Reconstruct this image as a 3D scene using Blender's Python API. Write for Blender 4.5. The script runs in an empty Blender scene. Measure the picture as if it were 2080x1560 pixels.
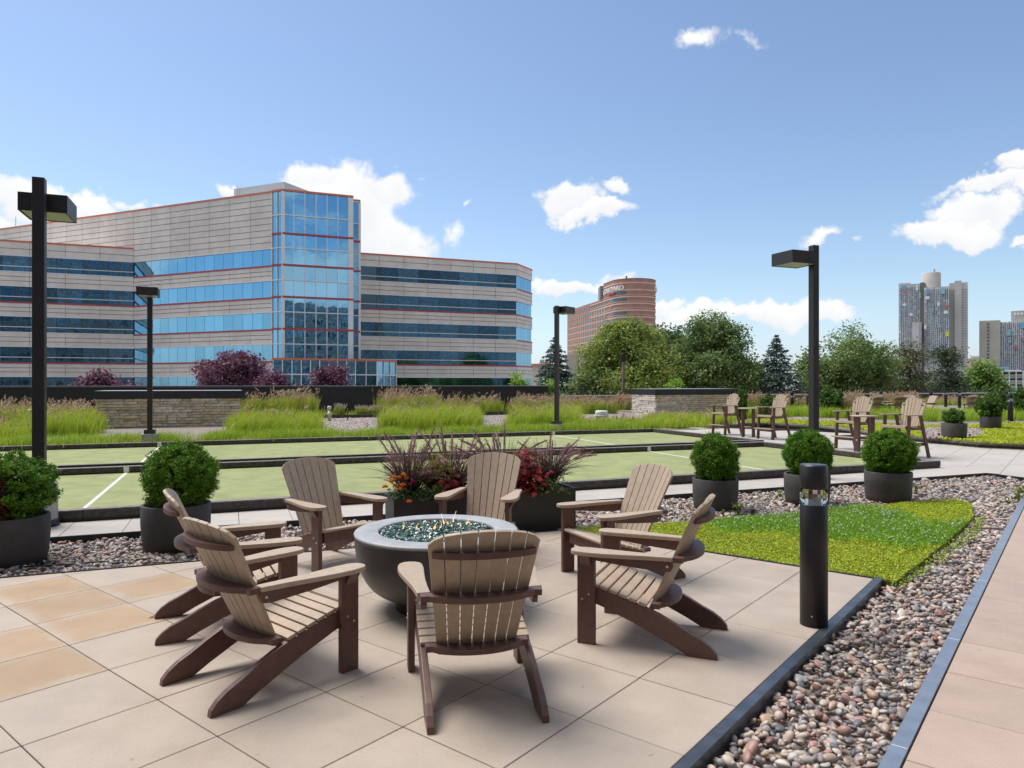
import bpy, bmesh, math, random
import numpy as np
from mathutils import Vector, Matrix

random.seed(7)
RNG = np.random.default_rng(7)
R = math.radians
SC = bpy.context.scene
COL = SC.collection

# ------------------------------------------------------------------ camera
EYE = 1.653                      # eye height above the patio, metres
FPX, CX, HY = 1430.0, 1040.0, 780.0   # focal length and horizon of the 2080 px wide photograph
cam_d = bpy.data.cameras.new("camera")
cam_d.sensor_width = 36.0
cam_d.lens = 36.0 * FPX / 2080.0
cam_d.clip_start = 0.05
cam_d.clip_end = 6000
cam = bpy.data.objects.new("camera", cam_d)
COL.objects.link(cam)
cam.location = (0, 0, EYE)
cam.rotation_euler = (R(90), 0, 0)
SC.camera = cam

# ------------------------------------------------------------------ light, exposure
SUN_AZ, SUN_EL = R(-58), R(62)   # azimuth from +Y towards +X; sun stands high, beyond the courts on the left
SKY_STRENGTH = 0.071
EXPOSURE = 1.10
SUN_POWER = 1.9
SUN_ANGLE = 32
SC.view_settings.view_transform = 'Standard'
SC.view_settings.look = 'None'
SC.view_settings.exposure = EXPOSURE
SC.view_settings.gamma = 1
SC.view_settings.use_curve_mapping = False
sun_d = bpy.data.lights.new("sun", 'SUN')
sun_d.energy = SUN_POWER
sun_d.angle = R(SUN_ANGLE)
sun_d.color = (1.0, 0.95, 0.88)
sun = bpy.data.objects.new("sun", sun_d)
COL.objects.link(sun)
sdir = Vector((math.sin(SUN_AZ) * math.cos(SUN_EL), math.cos(SUN_AZ) * math.cos(SUN_EL), math.sin(SUN_EL)))
sun.rotation_euler = sdir.to_track_quat('Z', 'Y').to_euler()
sun.location = (0, 0, 60)
SC.cycles.use_denoising = True
SC.cycles.max_bounces = 8
SC.cycles.transparent_max_bounces = 8
SC.cycles.caustics_reflective = False
SC.cycles.caustics_refractive = False


class NT:
    """Tiny wrapper that wires shader nodes."""
    def __init__(s, tree):
        s.t = tree
        s.n = tree.nodes
        s.l = tree.links

    def new(s, kind, **kw):
        nd = s.n.new(kind)
        for k, v in kw.items():
            setattr(nd, k, v)
        return nd

    def put(s, sock, v):
        if hasattr(v, 'is_output'):
            s.l.new(v, sock)
        elif v is not None:
            sock.default_value = v

    def math(s, op, a, b=None, c=None, clamp=False):
        nd = s.new('ShaderNodeMath', operation=op, use_clamp=clamp)
        s.put(nd.inputs[0], a)
        if b is not None:
            s.put(nd.inputs[1], b)
        if c is not None:
            s.put(nd.inputs[2], c)
        return nd.outputs[0]

    def step(s, lo, hi, x):
        nd = s.new('ShaderNodeMapRange', interpolation_type='SMOOTHSTEP')
        s.put(nd.inputs['Value'], x)
        nd.inputs['From Min'].default_value = lo
        nd.inputs['From Max'].default_value = hi
        return nd.outputs['Result']

    def mix(s, f, a, b, blend='MIX'):
        nd = s.new('ShaderNodeMix', data_type='RGBA', blend_type=blend)
        s.put(nd.inputs[0], f)
        s.put(nd.inputs[6], a if hasattr(a, 'is_output') else (*a, 1))
        s.put(nd.inputs[7], b if hasattr(b, 'is_output') else (*b, 1))
        return nd.outputs[2]

    def noise(s, vec, scale, detail=3, rough=0.55):
        nd = s.new('ShaderNodeTexNoise')
        if vec is not None:
            s.l.new(vec, nd.inputs['Vector'])
        nd.inputs['Scale'].default_value = scale
        nd.inputs['Detail'].default_value = detail
        nd.inputs['Roughness'].default_value = rough
        return nd.outputs['Fac']


# ------------------------------------------------------------------ sky with fair-weather clouds
world = bpy.data.worlds.new("World")
SC.world = world
world.use_nodes = True
w = NT(world.node_tree)
w.n.clear()
wo = w.new('ShaderNodeOutputWorld')
bg = w.new('ShaderNodeBackground')
bg.inputs['Strength'].default_value = SKY_STRENGTH
w.l.new(bg.outputs[0], wo.inputs[0])
sky = w.new('ShaderNodeTexSky')
sky.sky_type = 'NISHITA'
sky.sun_disc = False
sky.sun_elevation = SUN_EL
sky.sun_rotation = SUN_AZ
sky.air_density = 1.0
sky.dust_density = 0.6
sky.ozone_density = 1.6
tc = w.new('ShaderNodeTexCoord')
sep = w.new('ShaderNodeSeparateXYZ')
w.l.new(tc.outputs['Generated'], sep.inputs[0])
AZ = w.math('MULTIPLY', w.math('ARCTAN2', sep.outputs[0], sep.outputs[1]), 180 / math.pi)
EL = w.math('MULTIPLY', w.math('ARCSINE', sep.outputs[2]), 180 / math.pi)
N1 = w.noise(tc.outputs['Generated'], 13, 9, 0.62)
N2 = w.noise(tc.outputs['Generated'], 34, 8, 0.6)
W1 = w.math('SUBTRACT', w.noise(tc.outputs['Generated'], 7.0, 6, 0.6), 0.5)
W2 = w.math('SUBTRACT', w.noise(tc.outputs['Generated'], 9.0, 6, 0.6), 0.5)
WAZ = w.math('MULTIPLY_ADD', W1, 9.0, AZ)
WEL = w.math('MULTIPLY_ADD', W2, 6.5, EL)
NB = w.math('ADD', w.math('MULTIPLY', w.math('SUBTRACT', N1, 0.5), 2.1), w.math('MULTIPLY', w.math('SUBTRACT', N2, 0.5), 0.9))


def azel(px, py):
    a = math.atan((px - CX) / FPX)
    return math.degrees(a), math.degrees(math.atan((HY - py) / FPX * math.cos(a)))


# centre and half size (in picture degrees) of each cloud, and how dense it is
CLOUDS = [(700, 430, 150, 105, 1.25), (640, 372, 70, 42, 1.0), (770, 395, 90, 50, 1.05), (800, 470, 75, 55, .8),
          (60, 420, 130, 70, 1.2), (190, 420, 80, 36, .9), (275, 412, 45, 14, .6), (482, 378, 42, 17, .95), (20, 500, 90, 60, .6),
          (1150, 392, 90, 34, 1.2), (1210, 425, 110, 22, 1.0), (1265, 372, 34, 18, .7),
          (1425, 75, 52, 24, .40), (1508, 74, 22, 14, .20),
          (1930, 470, 110, 34, 1.15), (1985, 425, 90, 40, 1.0), (2000, 385, 110, 20, .75), (2065, 345, 60, 26, .95), (2075, 478, 30, 10, .7),
          (1140, 575, 62, 19, .95), (1235, 555, 40, 12, .4), (1600, 640, 125, 32, 1.25), (1440, 645, 130, 26, .8), (1365, 622, 40, 16, .6),
          (1690, 490, 60, 12, .3), (905, 470, 30, 22, .35), (962, 418, 14, 10, .45), (860, 515, 60, 12, .45), (1770, 490, 40, 10, .35)]
dens = None
lit = None
for (px, py, rx, ry, k) in CLOUDS:
    a0, e0 = azel(px, py)
    ra = abs(azel(px + rx, py)[0] - azel(px - rx, py)[0]) / 2
    re = abs(azel(px, py - ry)[1] - azel(px, py + ry)[1]) / 2
    du = w.math('MULTIPLY', w.math('SUBTRACT', WAZ, a0), 1 / ra)
    dv = w.math('MULTIPLY', w.math('SUBTRACT', WEL, e0), 1 / re)
    e2 = w.math('ADD', w.math('MULTIPLY', du, du), w.math('MULTIPLY', dv, dv))
    d = w.math('MULTIPLY', w.math('SUBTRACT', 1.0, w.math('SQRT', e2)), k)
    d = w.math('MAXIMUM', d, -1.5)
    v = w.math('MULTIPLY', dv, w.math('GREATER_THAN', d, -0.25))
    if dens is None:
        dens, lit = d, v
    else:
        nl = w.math('MULTIPLY_ADD', w.math('GREATER_THAN', d, dens), w.math('SUBTRACT', v, lit), lit)
        lit = nl
        dens = w.math('MAXIMUM', dens, d)
# broken cloud added over the unseen sky around and overhead, for soft fill light
N3 = w.noise(tc.outputs['Generated'], 3.2, 7, 0.58)
away = w.math('MAXIMUM', w.step(40, 55, w.math('ABSOLUTE', AZ)), w.step(33, 46, EL))
gen = w.math('SUBTRACT', w.math('MULTIPLY', w.math('SUBTRACT', N3, 0.455), 3.0), w.math('MULTIPLY', w.math('SUBTRACT', 1.0, away), 3.0))
dens = w.math('MAXIMUM', dens, gen)
edge = w.math('MULTIPLY_ADD', dens, 1.35, w.math('MULTIPLY_ADD', NB, 1.0, 0.06))
alpha = w.math('MULTIPLY', w.step(-0.04, 0.56, edge), w.step(-0.75, -0.25, dens))
alpha = w.math('MULTIPLY', alpha, w.step(-2, 1.5, EL))
shade = w.math('ADD', w.math('MULTIPLY', lit, 0.30), w.math('ADD', 0.74, w.math('MULTIPLY', NB, 0.30)), clamp=True)
CW = 0.98 / (SKY_STRENGTH * 2 ** EXPOSURE)
cloud_col = w.mix(shade, (0.76 * CW, 0.80 * CW, 0.88 * CW), (1.06 * CW, 1.06 * CW, 1.06 * CW))
# the clear sky: a periwinkle blue that pales towards the horizon
low = w.step(7.0, 0.0, EL)
tint = w.mix(low, (1.03, 1.04, 1.06), (0.86, 0.93, 1.22))
clear = w.mix(1.0, sky.outputs[0], tint, 'MULTIPLY')
hs = w.new('ShaderNodeHueSaturation')
hs.inputs['Hue'].default_value = 0.500
hs.inputs['Saturation'].default_value = 1.0
w.l.new(clear, hs.inputs['Color'])
w.l.new(w.mix(alpha, hs.outputs[0], cloud_col), bg.inputs['Color'])

# ------------------------------------------------------------------ plan axes
def unit(deg):
    return np.array([math.cos(R(deg)), math.sin(R(deg))])


P_DEG, U_DEG = 21.7, 51.0
AP, AQ = unit(P_DEG), unit(P_DEG + 90)      # bocce courts, walls, far buildings
AU, AV = unit(U_DEG), unit(U_DEG + 90)      # fire-pit patio paving


def pq(a, b, z=0.0):
    t = a * AP + b * AQ
    return Vector((t[0], t[1], z))


def uv(a, b, z=0.0):
    t = a * AU + b * AV
    return Vector((t[0], t[1], z))


def ground(px, py, z=0.0):
    """Point of the level z that the photograph shows at pixel px, py."""
    Y = FPX * (EYE - z) / (py - HY)
    return Vector(((px - CX) / FPX * Y, Y, z))


def at(px, Y, z=0.0):
    return Vector(((px - CX) / FPX * Y, Y, z))


def zat(py, Y):
    return EYE + (HY - py) / FPX * Y


def hit(px, p0, d):
    """Where the sight line of column px meets the plan line p0 + t d; returns t."""
    m = (px - CX) / FPX
    return (m * p0[1] - p0[0]) / (d[0] - m * d[1])


# ------------------------------------------------------------------ materials
MATS = {}


def mat(name, col, rough=0.6, metal=0.0, var=0.12, scale=6.0, bump=0.0, bscale=60.0, spec=0.5, rnd=0.0, coord='Object', emit=None, sat=0.0):
    m = bpy.data.materials.new(name)
    m.use_nodes = True
    t = NT(m.node_tree)
    b = t.n['Principled BSDF']
    tcn = t.new('ShaderNodeTexCoord')
    co = tcn.outputs[coord]
    c = (*col, 1)
    if var > 0:
        f = t.noise(co, scale, 5, 0.6)
        lo = tuple(max(0, x * (1 - var)) for x in col)
        hi = tuple(min(1, x * (1 + var)) for x in col)
        c = t.mix(t.step(0.25, 0.75, f), lo, hi)
    if rnd > 0:
        oi = t.new('ShaderNodeObjectInfo')
        h = t.new('ShaderNodeHueSaturation')
        t.put(h.inputs['Color'], c)
        t.l.new(t.math('MULTIPLY_ADD', oi.outputs['Random'], 2 * rnd, 1 - rnd), h.inputs['Value'])
        if sat:
            t.l.new(t.math('MULTIPLY_ADD', t.math('FRACT', t.math('MULTIPLY', oi.outputs['Random'], 7.31)), 2 * sat, 1 - sat), h.inputs['Saturation'])
        c = h.outputs[0]
    t.put(b.inputs['Base Color'], c)
    b.inputs['Roughness'].default_value = rough
    b.inputs['Metallic'].default_value = metal
    b.inputs['Specular IOR Level'].default_value = spec
    if bump > 0:
        bn = t.new('ShaderNodeBump')
        bn.inputs['Strength'].default_value = bump
        bn.inputs['Distance'].default_value = 0.01
        t.l.new(t.noise(co, bscale, 4, 0.6), bn.inputs['Height'])
        t.l.new(bn.outputs[0], b.inputs['Normal'])
    if emit:
        b.inputs['Emission Color'].default_value = (*emit[:3], 1)
        b.inputs['Emission Strength'].default_value = emit[3]
    MATS[name] = m
    return m


def attr_mat(name, rough=0.6, trans=0.25, attr='Col', kind='GEOMETRY', spec=0.3, bump=0.0):
    """Colour read from the mesh (leaf, blade or pebble own colour)."""
    m = bpy.data.materials.new(name)
    m.use_nodes = True
    t = NT(m.node_tree)
    b = t.n['Principled BSDF']
    a = t.new('ShaderNodeAttribute', attribute_name=attr, attribute_type=kind)
    t.l.new(a.outputs['Color'], b.inputs['Base Color'])
    b.inputs['Roughness'].default_value = rough
    b.inputs['Specular IOR Level'].default_value = spec
    if trans > 0:
        tr = t.new('ShaderNodeBsdfTranslucent')
        t.l.new(a.outputs['Color'], tr.inputs['Color'])
        mx = t.new('ShaderNodeMixShader')
        mx.inputs[0].default_value = trans
        out = t.n['Material Output']
        t.l.new(b.outputs[0], mx.inputs[1])
        t.l.new(tr.outputs[0], mx.inputs[2])
        t.l.new(mx.outputs[0], out.inputs[0])
    MATS[name] = m
    return m


def paver_mat(name, col, rnd, stain=0.0):
    m = bpy.data.materials.new(name)
    m.use_nodes = True
    t = NT(m.node_tree)
    b = t.n['Principled BSDF']
    tcn = t.new('ShaderNodeTexCoord')
    geo = t.new('ShaderNodeNewGeometry')
    pos = geo.outputs['Position']
    fine = t.noise(pos, 420, 2, 0.7)
    mid = t.noise(pos, 3.1, 5, 0.6)
    speck = t.noise(pos, 1100, 1, 0.5)
    c = t.mix(t.step(0.3, 0.7, mid), tuple(x * 0.93 for x in col), tuple(x * 1.05 for x in col))
    c = t.mix(t.step(0.42, 0.62, fine), c, t.mix(1.0, c, (0.84, 0.83, 0.82), 'MULTIPLY'))
    grain = t.noise(pos, 95, 3, 0.7)
    c = t.mix(t.step(0.50, 0.66, grain), c, t.mix(1.0, c, (0.90, 0.89, 0.88), 'MULTIPLY'))
    wear = t.noise(pos, 1.15, 6, 0.68)
    c = t.mix(t.step(0.52, 0.72, wear), c, t.mix(1.0, c, (0.92, 0.885, 0.84), 'MULTIPLY'))
    spot = t.noise(pos, 17, 2, 0.5)
    c = t.mix(t.step(0.735, 0.765, spot), c, t.mix(1.0, c, (0.74, 0.69, 0.63), 'MULTIPLY'))
    c = t.mix(t.math('MULTIPLY', t.step(0.66, 0.74, speck), 0.5), c, (0.75, 0.70, 0.64))
    oi = t.new('ShaderNodeObjectInfo')
    if stain > 0:      # damp, tan middle with a paler dried rim
        sp = t.new('ShaderNodeSeparateXYZ')
        t.l.new(tcn.outputs['Object'], sp.inputs[0])
        ex = t.math('ABSOLUTE', t.math('SUBTRACT', sp.outputs[0], 0.03))
        ey = t.math('ABSOLUTE', sp.outputs[1])
        rim = t.math('MAXIMUM', ex, ey)
        nz = t.noise(pos, 5, 5, 0.65)
        f = t.step(0.345, 0.20, t.math('ADD', rim, t.math('MULTIPLY', t.math('SUBTRACT', nz, 0.5), 0.24)))
        c = t.mix(t.math('MULTIPLY', f, stain), c, t.mix(1.0, c, (0.93, 0.78, 0.60), 'MULTIPLY'))
    h = t.new('ShaderNodeHueSaturation')
    t.put(h.inputs['Color'], c)
    t.l.new(t.math('MULTIPLY_ADD', oi.outputs['Random'], 2 * rnd, 1 - rnd), h.inputs['Value'])
    t.l.new(h.outputs[0], b.inputs['Base Color'])
    b.inputs['Roughness'].default_value = 0.62
    b.inputs['Specular IOR Level'].default_value = 0.45
    bn = t.new('ShaderNodeBump')
    bn.inputs['Strength'].default_value = 0.18
    bn.inputs['Distance'].default_value = 0.003
    t.l.new(fine, bn.inputs['Height'])
    t.l.new(bn.outputs[0], b.inputs['Normal'])
    return m


M_PAVER = paver_mat("paver_beige", (0.45, 0.378, 0.308), 0.05)
M_PAVER_T = paver_mat("paver_tan", (0.45, 0.372, 0.295), 0.05, 1.0)
M_PAVER_W = paver_mat("paver_pale_sheen", (0.50, 0.465, 0.42), 0.05)  # same paver made paler, its grazing sky sheen put into the colour
M_PAVER_R = paver_mat("paver_rosy", (0.46, 0.35, 0.285), 0.05)
M_BED = mat("setting_bed", (0.035, 0.030, 0.027), 0.9, var=0.3)
M_STEEL = mat("blackened_steel", (0.10, 0.118, 0.145), 0.36, 0.6, var=0.3, scale=9, bump=0.05, bscale=25)
M_ALU = mat("mill_aluminium", (0.38, 0.42, 0.47), 0.38, 0.75, var=0.12, scale=8)
M_BLACK = mat("black_powder_coat", (0.013, 0.012, 0.014), 0.42, 0.0, var=0.2, bump=0.04, bscale=300)
M_BRONZE = mat("dark_bronze_coat", (0.022, 0.018, 0.019), 0.40, 0.0, var=0.2)
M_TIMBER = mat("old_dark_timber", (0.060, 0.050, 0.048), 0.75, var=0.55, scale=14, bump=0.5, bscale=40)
M_TIMBER_LIT = mat("timber_top_lit", (0.19, 0.17, 0.155), 0.75, var=0.35, scale=20, bump=0.4, bscale=40)  # board tops, light from above put into a paler colour
M_TURF = mat("bocce_turf", (0.285, 0.315, 0.145), 0.9, var=0.14, scale=2.2, bump=0.3, bscale=500, spec=0.2)
M_LINE = mat("white_tape", (0.70, 0.72, 0.66), 0.7, var=0.08)
M_CONC = mat("pale_concrete", (0.42, 0.41, 0.39), 0.8, var=0.15, scale=9, bump=0.3, bscale=60)
M_POT = mat("charcoal_pot", (0.064, 0.058, 0.058), 0.62, var=0.25, scale=5, bump=0.35, bscale=170, rnd=0.12)
M_PLANTER = mat("black_planter", (0.028, 0.026, 0.028), 0.45, var=0.2, scale=4, bump=0.05, bscale=80)
M_SOIL = mat("potting_soil", (0.022, 0.016, 0.012), 0.95, var=0.4, scale=30, bump=0.6, bscale=60)
M_SLAT = mat("taupe_lumber", (0.42, 0.325, 0.238), 0.52, var=0.10, scale=22, bump=0.12, bscale=160, rnd=0.05)
M_BROWN = mat("brown_lumber", (0.125, 0.060, 0.048), 0.45, var=0.16, scale=20, bump=0.12, bscale=160, rnd=0.06)
M_BOLT = mat("steel_bolt", (0.6, 0.58, 0.55), 0.35, 0.9, var=0)
M_BOWL = mat("dark_cast_bowl", (0.050, 0.046, 0.045), 0.42, 0.0, var=0.30, scale=3.5, bump=0.04, bscale=60)
M_RIM = mat("grey_cast_rim", (0.36, 0.37, 0.385), 0.5, var=0.12, scale=10, bump=0.06, bscale=90)
M_FLAME = mat("flame", (1.0, 0.45, 0.10), 0.5, var=0, emit=(1.0, 0.42, 0.10, 1.3))
M_GLASSCHIP = mat("fire_glass", (0.012, 0.060, 0.045), 0.12, var=0.6, scale=40, spec=0.8, coord='Object')
M_WHITEPLASTIC = mat("white_vent_plastic", (0.62, 0.63, 0.60), 0.5, var=0.1)
M_BARK = mat("bark", (0.07, 0.055, 0.043), 0.9, var=0.4, scale=8, bump=0.6, bscale=30)
M_STONE = mat("ledge_stone", (0.56, 0.485, 0.37), 0.85, var=0.28, scale=9, bump=0.6, bscale=35, rnd=0.20, sat=0.5)
M_STONE_LIT = mat("ledge_stone_sunlit", (0.66, 0.60, 0.53), 0.85, var=0.22, scale=9, bump=0.6, bscale=35, rnd=0.15, sat=0.4)  # lit copy of the ledge stone for side faces, sunlight put into the colour
M_CAPTOP = mat("grey_membrane", (0.40, 0.42, 0.45), 0.5, var=0.1)
M_GRAVELBASE = mat("gravel_underlay", (0.24, 0.20, 0.175), 0.9, var=0.45, scale=22, bump=0.8, bscale=28, coord='Object')
M_FLOORBLACK = mat("parapet_dark_metal", (0.020, 0.020, 0.027), 0.5, var=0.2, scale=2)
M_LEAF = attr_mat("leaf", 0.55, 0.38)
M_NEEDLE = attr_mat("needle", 0.65, 0.18)
M_BLADE = attr_mat("blade", 0.6, 0.35)
M_PETAL = attr_mat("petal", 0.6, 0.30)
M_PEBBLE = attr_mat("river_pebble", 0.5, 0.0, 'tint', 'INSTANCER', 0.5)
M_CHIP = attr_mat("glass_chip", 0.10, 0.0, 'tint', 'INSTANCER', 0.8)
# building skins
M_PRECAST = mat("precast_panel", (0.72, 0.66, 0.605), 0.8, var=0.10, scale=0.6, rnd=0.045)
M_REVEAL_SHADE = mat("panel_reveal_shade", (0.40, 0.365, 0.34), 0.9, var=0)  # darker groove and end faces, groove shade put into the colour
M_RED = mat("red_band", (0.40, 0.055, 0.065), 0.5, var=0.05)
M_CORAL = mat("coral_coping", (0.62, 0.17, 0.10), 0.5, var=0.05)
M_SILL = mat("white_aluminium", (0.72, 0.74, 0.76), 0.45, var=0.04)


def glass_mat(name, col, rough, wob, vary=0.2):
    m = bpy.data.materials.new(name)
    m.use_nodes = True
    t = NT(m.node_tree)
    b = t.n['Principled BSDF']
    oi = t.new('ShaderNodeObjectInfo')
    h = t.new('ShaderNodeHueSaturation')
    h.inputs['Color'].default_value = (*col, 1)
    t.l.new(t.math('MULTIPLY_ADD', oi.outputs['Random'], vary, 1 - vary / 2), h.inputs['Value'])
    t.l.new(h.outputs[0], b.inputs['Base Color'])
    b.inputs['Metallic'].default_value = 1.0
    b.inputs['Roughness'].default_value = rough
    g = t.new('ShaderNodeNewGeometry')
    bn = t.new('ShaderNodeBump')
    bn.inputs['Strength'].default_value = wob
    bn.inputs['Distance'].default_value = 0.05
    t.l.new(t.noise(g.outputs['Position'], 0.55, 2, 0.5), bn.inputs['Height'])
    t.l.new(bn.outputs[0], b.inputs['Normal'])
    return m


M_GLASS = glass_mat("blue_mirror_glass", (0.20, 0.42, 0.58), 0.03, 0.16)
M_GLASS_D = glass_mat("dark_blue_glass", (0.15, 0.29, 0.40), 0.04, 0.18, 0.7)


# ------------------------------------------------------------------ mesh helpers
class MB:
    def __init__(s):
        s.v, s.f, s.m, s.s = [], [], [], []

    def add(s, vs, fs, mi=0, smooth=False):
        o = len(s.v)
        s.v += [tuple(v) for v in vs]
        for f in fs:
            s.f.append(tuple(i + o for i in f))
            s.m.append(mi)
            s.s.append(smooth)
        return s

    def box(s, c, d, mi=0, M=None):
        x, y, z = (k / 2 for k in d)
        vs = [Vector((c[0] + a * x, c[1] + b * y, c[2] + e * z)) for e in (-1, 1) for b in (-1, 1) for a in (-1, 1)]
        if M is not None:
            vs = [M @ v for v in vs]
        return s.add(vs, [(0, 2, 3, 1), (4, 5, 7, 6), (0, 1, 5, 4), (2, 6, 7, 3), (0, 4, 6, 2), (1, 3, 7, 5)], mi)

    def prism(s, base, vec, mi=0, side_mi=None):
        """base: 3-D polygon; vec: extrusion."""
        n = len(base)
        vec = Vector(vec)
        vs = [Vector(b) for b in base] + [Vector(b) + vec for b in base]
        s.add(vs, [tuple(range(n))[::-1], tuple(range(n, 2 * n))], mi)
        o = len(s.v) - 2 * n
        for i in range(n):
            j = (i + 1) % n
            s.f.append((o + i, o + j, o + n + j, o + n + i))
            s.m.append(mi if side_mi is None else side_mi)
            s.s.append(False)
        return s

    def tube(s, pts, rad, n=8, mi=0, cap=True, smooth=True):
        pts = [Vector(p) for p in pts]
        if not hasattr(rad, '__len__'):
            rad = [rad] * len(pts)
        o = len(s.v)
        for i, p in enumerate(pts):
            d = (pts[min(i + 1, len(pts) - 1)] - pts[max(i - 1, 0)]).normalized()
            a = d.orthogonal().normalized() if abs(d.z) < 0.9 else Vector((1, 0, 0))
            a = (a - d * a.dot(d)).normalized()
            b = d.cross(a)
            for k in range(n):
                t = 2 * math.pi * k / n
                s.v.append(tuple(p + (a * math.cos(t) + b * math.sin(t)) * rad[i]))
        for i in range(len(pts) - 1):
            for k in range(n):
                k2 = (k + 1) % n
                s.f.append((o + i * n + k, o + i * n + k2, o + (i + 1) * n + k2, o + (i + 1) * n + k))
                s.m.append(mi)
                s.s.append(smooth)
        if cap:
            for ring, rev in ((0, True), (len(pts) - 1, False)):
                f = tuple(o + ring * n + k for k in range(n))
                s.f.append(f[::-1] if rev else f)
                s.m.append(mi)
                s.s.append(False)
        return s

    def lathe(s, prof, n=48, c=(0, 0, 0), mi=0, smooth=True, close=False):
        o = len(s.v)
        for (r, z) in prof:
            for k in range(n):
                t = 2 * math.pi * k / n
                s.v.append((c[0] + r * math.cos(t), c[1] + r * math.sin(t), c[2] + z))
        L = len(prof)
        for i in range(L if close else L - 1):
            i2 = (i + 1) % L
            for k in range(n):
                k2 = (k + 1) % n
                s.f.append((o + i * n + k, o + i * n + k2, o + i2 * n + k2, o + i2 * n + k))
                s.m.append(mi)
                s.s.append(smooth)
        if not close:
            s.f.append(tuple(o + k for k in range(n))[::-1])
            s.f.append(tuple(o + (L - 1) * n + k for k in range(n)))
            s.m += [mi, mi]
            s.s += [False, False]
        return s

    def mesh(s, name, mats, bevel=0.0, seg=2, recalc=True):
        me = bpy.data.meshes.new(name)
        me.from_pydata(s.v, [], s.f)
        me.polygons.foreach_set('material_index', s.m)
        me.polygons.foreach_set('use_smooth', s.s)
        for m in (mats if isinstance(mats, (list, tuple)) else [mats]):
            me.materials.append(m)
        if bevel or recalc:
            bm = bmesh.new()
            bm.from_mesh(me)
            if recalc:
                bmesh.ops.recalc_face_normals(bm, faces=bm.faces)
            if bevel:
                ed = [e for e in bm.edges if len(e.link_faces) == 2 and e.calc_face_angle(0) > 0.6]
                bmesh.ops.bevel(bm, geom=ed, offset=bevel, segments=seg, profile=0.6, affect='EDGES', clamp_overlap=True)
            bm.to_mesh(me)
            bm.free()
        return me


def np_mesh(name, V, F, material, col=None, smooth=False):
    """Big mesh straight from arrays; col = per-vertex colour."""
    me = bpy.data.meshes.new(name)
    V = np.asarray(V, np.float32)
    F = np.asarray(F, np.int32)
    me.vertices.add(len(V))
    me.vertices.foreach_set('co', V.ravel())
    k = F.shape[1]
    me.loops.add(F.size)
    me.loops.foreach_set('vertex_index', F.ravel())
    me.polygons.add(len(F))
    me.polygons.foreach_set('loop_start', np.arange(0, F.size, k, dtype=np.int32))
    me.polygons.foreach_set('loop_total', np.full(len(F), k, np.int32))
    if smooth:
        me.polygons.foreach_set('use_smooth', np.ones(len(F), bool))
    if col is not None:
        at_ = me.color_attributes.new('Col', 'FLOAT_COLOR', 'POINT')
        c4 = np.ones((len(V), 4), np.float32)
        c4[:, :3] = col
        at_.data.foreach_set('color', c4.ravel())
    me.materials.append(material)
    me.update(calc_edges=True)
    return me


def tag(o, label=None, cat=None, group=None, kind=None):
    if label:
        o['label'] = label
    if cat:
        o['category'] = cat
    if group:
        o['group'] = group
    if kind:
        o['kind'] = kind
    return o


def ob(name, me, parent=None, loc=None, rotz=None, **kw):
    o = bpy.data.objects.new(name, me)
    COL.objects.link(o)
    if loc is not None:
        o.location = loc
    if rotz is not None:
        o.rotation_euler = (0, 0, rotz)
    if parent is not None:
        o.parent = parent
    return tag(o, **kw)


def thing(name, loc, label, cat, group=None, rotz=0.0, kind=None):
    o = bpy.data.objects.new(name, None)
    COL.objects.link(o)
    o.empty_display_size = 0.2
    o.location = loc
    o.rotation_euler = (0, 0, rotz)
    return tag(o, label, cat, group, kind)


def dup(src, loc, rotz, label, group=None):
    """Copy a thing with its parts and sub-parts (mesh data shared)."""
    c = src.copy()
    COL.objects.link(c)
    c.location = loc
    c.rotation_euler = (0, 0, rotz)
    c['label'] = label
    if group:
        c['group'] = group
    for ch in list(src.children):
        k = ch.copy()
        COL.objects.link(k)
        k.parent = c
        for g in list(ch.children):
            d = g.copy()
            COL.objects.link(d)
            d.parent = k
    return c


# random leaf quads ---------------------------------------------------------
def norm(a):
    return a / np.maximum(np.linalg.norm(a, axis=-1, keepdims=True), 1e-9)


def rand_dirs(n):
    return norm(RNG.normal(size=(n, 3)))


def leaf_quads(P, N, size, aspect=0.6, spin=None, fold=0.0):
    """A small pointed leaf (4 corners: base, side, tip, side) at every point P facing N."""
    n = len(P)
    size = np.broadcast_to(np.asarray(size, float), (n,))
    T = rand_dirs(n) if spin is None else spin
    T = norm(T - N * np.sum(T * N, axis=1, keepdims=True))
    B = np.cross(N, T)
    h = size[:, None] * 0.5
    w_ = h * aspect
    V = np.stack([P - T * h, P + B * w_ - T * h * 0.1 + N * h * fold, P + T * h, P - B * w_ - T * h * 0.1 + N * h * fold], 1).reshape(-1, 3)
    F = np.arange(4 * n).reshape(n, 4)
    return V, F


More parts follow.
